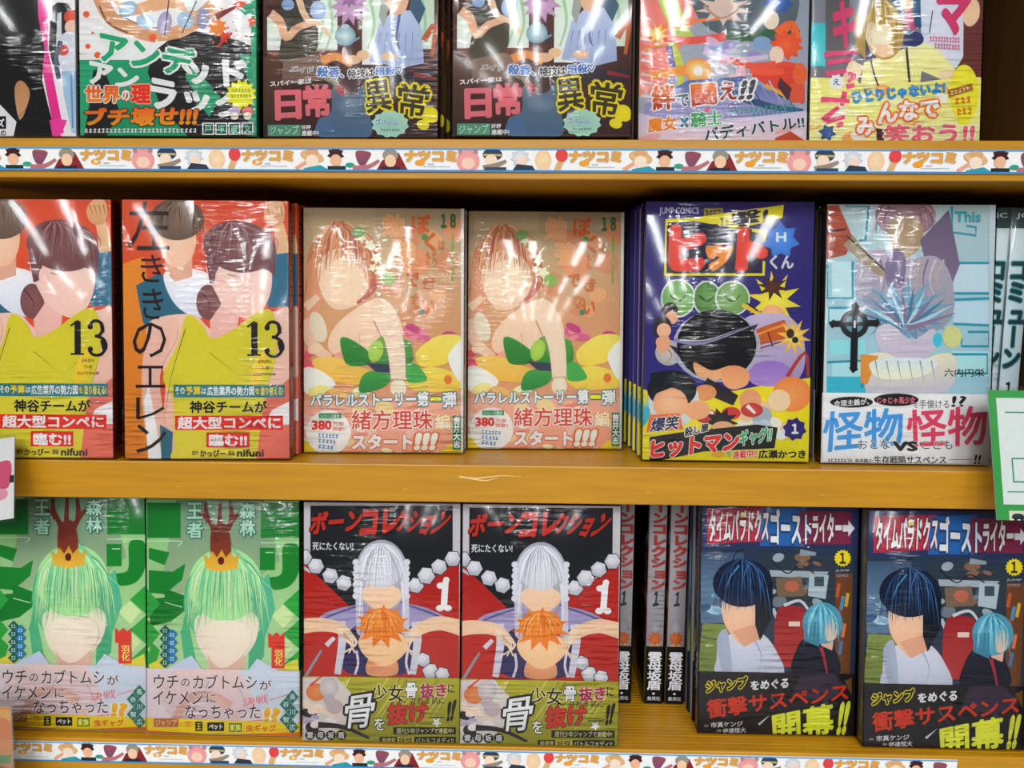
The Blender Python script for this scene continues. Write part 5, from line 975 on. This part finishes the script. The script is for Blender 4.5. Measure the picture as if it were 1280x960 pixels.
# top row
stack('punk', 'black and white comic with pink slashes at the left end of the top shelf', (-.3478, .004, ZT), 0, 3, behind='copy stacked behind the black and white comic on the top shelf', group='copies behind the black and white comic')
stack('undead', 'green and white comic with slanted green title lettering on the top shelf', (-.2275, .001, ZT), 0, 3, behind='copy stacked behind the green and white comic on the top shelf', group='copies behind the green and white comic')
stack('room329', 'brown comic with pink and yellow lettering, beside the green and white comic', (-.1082, .006, ZT), 0, 4, (.0022, 0), behind='copy stacked behind the left brown comic with pink lettering', group='copies behind the left brown comic')
stack('room329', 'brown comic with pink and yellow lettering, beside the red and blue comic', (.0178, .0005, ZT), 0, 3, (-.0012, 0), behind='copy stacked behind the right brown comic with pink lettering', group='copies behind the right brown comic')
stack('knights', 'red and blue comic with orange lettering on the top shelf', (.1408, .0265, ZT), 0, 3, behind='copy stacked behind the red and blue comic on the top shelf', group='copies behind the red and blue comic')
stack('smile', 'pale yellow comic with pink lettering at the right end of the top shelf', (.2558, .0255, ZT), 0, 3, behind='copy stacked behind the pale yellow comic on the top shelf', group='copies behind the pale yellow comic')
# middle row
stack('lefty', 'orange comic numbered 13, cut off by the left edge of the picture', (-.3325, .0005, ZM), 1, 3, (.0016, 0), behind='copy stacked behind the leftmost orange comic numbered 13', group='copies behind the leftmost orange comic')
stack('lefty', 'orange comic numbered 13 with vertical black title, beside the peach comics', (-.2108, .0032, ZM), 3, 4, (.0022, 0), behind='copy stacked behind the orange comic next to the peach comics', group='copies behind the second orange comic')
stack('peach', 'peach comic with green leaves and white lettering, beside the orange comic', (-.0935, .0322, ZM), 1.9, 4, (.001, 0), behind='copy stacked behind the left peach comic', group='copies behind the left peach comic')
stack('peach', 'peach comic with green leaves set further back, beside the purple comic', (.0235, .0533, ZM), 1.7, 4, behind='copy stacked behind the right peach comic', group='copies behind the right peach comic')
stack('purple', 'purple and yellow comic with a big red title on the middle shelf', (.1490, .0165, ZM), -.7, 5, (-.0016, 0), behind='copy stacked behind the purple and yellow comic', group='copies behind the purple comic')
stack('cross', 'pale turquoise comic with a black cross and a white paper band', (.2727, .0155, ZM), -.3, 2, behind='copy stacked behind the pale turquoise comic with the cross', group='copies behind the turquoise comic')
comic('cross', 'pale turquoise comic spine out, directly beside the turquoise cross comic', (.3352, .0455 + .057, ZM + .0004), -90, 0)
comic('cross', 'pale turquoise comic spine out, outermost at the right end of the middle shelf', (.3515, .0455 + .057, ZM + .0004), -91.5, 0)
# bottom row
stack('green', 'green comic with a brown horn and gold crown, at the left edge of the picture', (-.3222, .0092, ZB), 0, 2, behind='copy stacked behind the leftmost green comic', group='copies behind the leftmost green comic')
stack('green', 'green comic with a brown horn and gold crown, beside the red comics', (-.2086, .0062, ZB), 0, 3, behind='copy stacked behind the green comic next to the red comics', group='copies behind the second green comic')
stack('bone', 'red and black comic numbered 1 with olive band, beside the green comic', (-.0921, .0012, ZB), .5, 3, behind='copy stacked behind the left red and black comic', group='copies behind the left red and black comic')
stack('bone', 'red and black comic numbered 1 with olive band, beside the shelved spines', (.0212, .0012, ZB), 0, 3, behind='copy stacked behind the right red and black comic', group='copies behind the right red and black comic')
for x, rz, lb in ((.0800, -90, 'grey and black comic spine out, touching the red and black comic'), (.1050, -90, 'grey and black comic spine out, middle one of the three'), (.1219, -90.5, 'grey and black comic spine out, rightmost of the three, next to the blue stack')):
    comic('bone', lb, (x, .0635 + .056, ZB + .0005), rz, 0, group='spine-out red and black comics')
stack('ghost', 'dark blue comic with yellow lettering on black band, next to the shelved spines', (.1951, .0212, ZB), 0, 3, (-.0008, 0), behind='copy stacked behind the left dark blue comic', group='copies behind the left dark blue comic')
stack('ghost', 'dark blue comic with yellow lettering on black band, at the lower right corner', (.3098, .0075, ZB), -.3, 3, behind='copy stacked behind the right dark blue comic', group='copies behind the right dark blue comic')

# ---------------------------------------------------------------- cards standing off the shelf edges in clear holders
def holder(label, corner, w, h, tilt, roll, side, art, zc):
    """corner: lower corner of the card; side 1 = corner is its lower left, -1 = its lower right"""
    r = bpy.data.objects.new('shelf_card', None); COL.objects.link(r); r.location = corner; r.rotation_euler = (-math.radians(tilt), math.radians(roll), 0); r['label'] = label; r['category'] = 'shelf card'
    x0, x1 = (0, w) if side > 0 else (-w, 0)
    box('card', x0, x1, 0, .0006, 0, h, MSTRIP, r)
    p = Pr([(0, 0), (w * 1000, 0), (w * 1000, h * 1000), (0, h * 1000)], w, h); p.base = .00003; art(p)
    link_mesh('card_print', p.mesh('card_print'), r, ((x0 + x1) / 2, 0, 0))
    box('clear_sleeve', x0 - .002, x1 + .002, -.0012, -.0008, -.002, h + .002, MCLEAR, r)
    c = box('clip', x0 + w * .5 - .01, x0 + w * .5 + .01, 0.0006, .0036, .004, .03, MCLEAR, r); c['label'] = 'clear plastic clip'
    return r
def green_card(p):
    p.rect(0, 0, 62, 90, '3c9c4c'); p.rect(5, 5, 57, 74, 'e4e8ea'); p.rect(12, 44, 50, 60, '3c8c88'); p.rect(13, 45, 49, 59, 'e8ecee'); p.rect(8, 65.5, 54, 66.3, '4c948c'); p.rect(10, 14, 50, 15, '4c948c')
    p.rect(8, 78, 20, 85, 'e4dcc0'); p.blob([(10, 83), (11, 80), (16, 80), (18, 83)], '2c3440'); p.ell(12, 83.5, 1, 1, '101418'); p.ell(16, 83.5, 1, 1, '101418')
holder('green bordered white card in a clear holder at the right edge of the picture', (.3122, -.030, 1.2189), .062, .084, 15, 0, 1, green_card, 1.23)
def pink_card(p):
    p.rect(0, 0, 60, 55, 'dcd4d8'); p.blob([(40, 20), (57, 16), (56, 34), (44, 30)], 'c84c70'); p.ell(50, 38, 6, 4, 'dc8ca0'); p.rect(57, 26, 60, 31, '2c2430')
holder('white and pink card at the left edge of the picture, off the middle shelf', (-.3282, -.030, 1.2110), .06, .055, 20, -9, -1, pink_card, 1.22)
def orange_card(p):
    p.rect(0, 0, 60, 90, 'd8782c', 'd88c34'); p.rect(20, 34, 59, 40, '2c8c3c'); p.rect(20, 43, 59, 48, '1c3c70'); p.rect(20, 50, 60, 90, 'c8502c'); p.soft(6, (45, 4, 58, 30), ['e8a040', 'd86c24'], (3, 6), 2)
holder('orange card with green and navy patches at the lower left corner of the picture', (-.3402, -.034, .985), .06, .093, 3, 0, -1, orange_card, 1.02)
